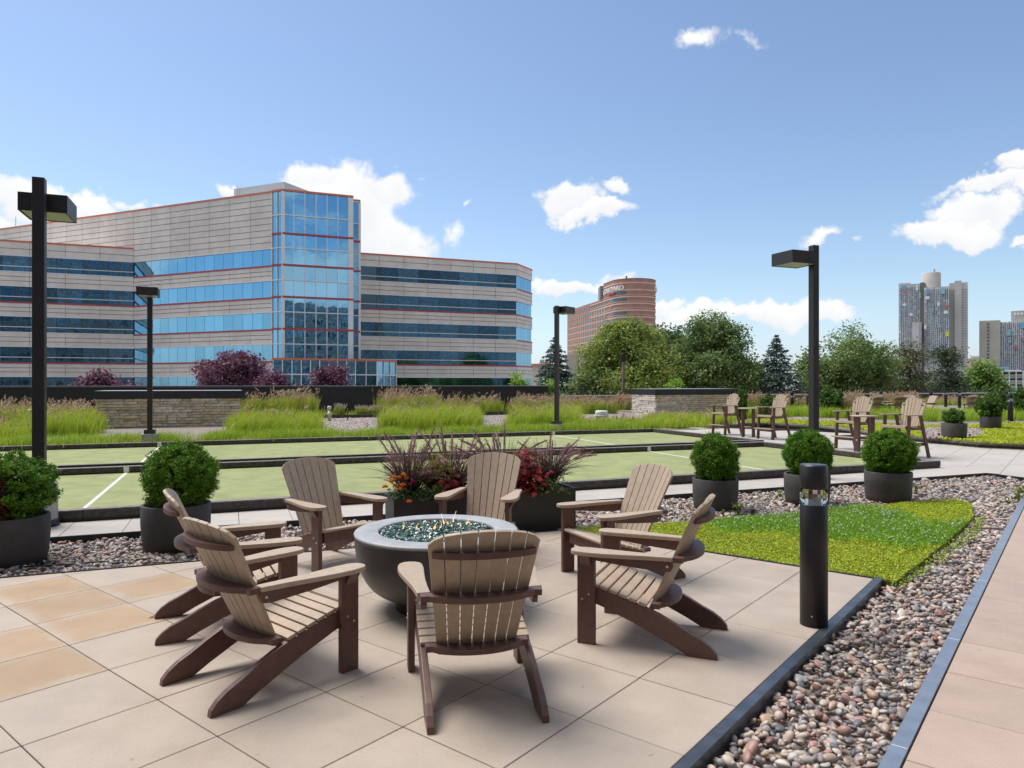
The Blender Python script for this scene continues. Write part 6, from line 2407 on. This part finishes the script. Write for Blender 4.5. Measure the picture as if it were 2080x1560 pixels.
def leafy(name, loc, r, h, n, leaf, cols, label, cat, group=None, asp=.62, edge=None):
    t = thing(name, loc, label, cat, group)
    d = rand_dirs(n)
    d[:, 2] = np.abs(d[:, 2])
    P = d * np.array([r, r, h]) * RNG.uniform(.45, 1.02, n)[:, None]
    N = norm(d * .7 + rand_dirs(n) * .5 + np.array([0, -.25, .55]))
    V, F = leaf_quads(P, N, leaf * RNG.uniform(.6, 1.3, n), asp, norm(d * [1, 1, .1] + rand_dirs(n) * .5 + np.array([0, 0, -.35])), .18)
    c = mixcols(cols, n, .16)
    c4 = np.repeat(c, 4, 0)
    if edge is not None:
        c4 = c4.reshape(-1, 4, 3)
        c4[:, [1, 3]] = c4[:, [1, 3]] * .4 + np.array(edge) * .6
        c4 = c4.reshape(-1, 3)
    ob("leaves", np_mesh("leaves", V, F, M_PETAL, c4), t)
    mb = MB()
    for k in range(9):
        mb.tube([(0, 0, -.02), tuple(P[k] * .5 + np.array([0, 0, .02])), tuple(P[k])], [.006, .005, .002], 5)
    ob("stems", mb.mesh("stems", M_STEMG, recalc=False), t)
    return t


M_STEMG = mat("green_stem", (.06, .09, .025), .7)
REDL = [(.28, .025, .03), (.20, .018, .028), (.36, .045, .035), (.13, .012, .02)]
leafy("coleus", pq(2.27, PB + .05, PZ + .02), .20, .26, 190, .085, REDL, "low red coleus in the left box, beside the chair that faces the viewer", "coleus", "coleus in the planters", .72)
leafy("coleus", pq(2.15, PB + .16, PZ + .10), .17, .36, 170, .075, [(.42, .40, .04), (.34, .36, .05), (.46, .34, .05)], "yellow coleus with red veins in the left box", "coleus", "coleus in the planters", .7, (.35, .08, .03))
leafy("coleus", pq(3.16, PB + .12, PZ + .14), .22, .38, 230, .085, REDL, "tall dark red coleus with pink edges in the right box", "coleus", "coleus in the planters", .72, (.34, .06, .05))
leafy("coleus", pq(3.22, PB + .00, PZ + .0), .17, .26, 150, .08, [(.40, .04, .03), (.30, .03, .03)], "bright red coleus hanging low over the right box's front", "coleus", "coleus in the planters", .72)
leafy("trailing_foliage", pq(2.05, PB + .02, PZ), .26, .16, 260, .045, [(.05, .10, .025), (.07, .13, .03)], "dark green filler leaves along the left box's front", "plant", "filler leaves in the planters")
leafy("trailing_foliage", pq(3.42, PB + .03, PZ), .30, .20, 300, .045, [(.05, .10, .025), (.07, .13, .03), (.13, .17, .03)], "green filler leaves along the right box's front", "plant", "filler leaves in the planters")
leafy("trailing_foliage", pq(2.72, PB + .10, PZ), .34, .30, 300, .06, [(.035, .05, .02), (.05, .08, .025), (.07, .03, .03)], "dark filler leaves where the two boxes meet, behind the chair", "plant", "filler leaves in the planters")


def flowers(name, loc, pts, r, m, label, cat, leafcols, lr, n=210):
    t = leafy(name, loc, lr, lr * .8, n, .042, leafcols, label, cat)
    for (x, y, z) in pts:
        V, F, C = [], [], []
        k = 70
        d = rand_dirs(k)
        d[:, 2] = np.abs(d[:, 2]) * .8
        P = d * r * RNG.uniform(.5, 1.0, (k, 1)) + np.array([x, y, z])
        V, F = leaf_quads(P, norm(d + rand_dirs(k) * .3), r * .62, .8)
        ob("flower", np_mesh("flower", V, F, M_PETAL, np.repeat(mixcols(m, k, .10), 4, 0)), t)
    return t


def facing(a, b, z):
    return pq(a, b, z)


flowers("marigold", pq(1.70, PB + .06, PZ + .04), [(-.10, -.06, .17), (-.02, -.08, .21), (.03, -.07, .24), (-.05, -.10, .12), (.03, -.12, .14), (-.0, -.13, .10), (-.17, -.05, .11), (.10, -.15, -.03), (.06, -.05, .20), (-.08, -.1, .22)],
        .036, [(.85, .22, .01), (.75, .16, .01), (.90, .30, .02)], "orange marigolds at the left end of the planters", "flower", [(.06, .13, .03), (.09, .18, .05), (.045, .10, .03)], .19)
flowers("pink_vinca", pq(1.93, PB + .02, PZ + .04), [(-.10, -.10, .17), (-.13, -.11, .14), (.18, -.12, -.02), (.20, -.1, .16)], .028, [(.50, .04, .12), (.40, .03, .10)], "dark pink vinca beside the orange marigolds", "flower", [(.05, .11, .03), (.07, .14, .04)], .13, 110)
flowers("pink_vinca", pq(3.40, PB + .0, PZ + .04), [(.0, -.1, .18), (-.02, -.11, .15), (.03, -.1, .20), (.04, -.12, .02), (.16, -.12, .0)], .030, [(.55, .05, .14), (.62, .12, .18)], "pink vinca below the red coleus at the right end", "flower", [(.06, .14, .04), (.09, .19, .06)], .15, 150)
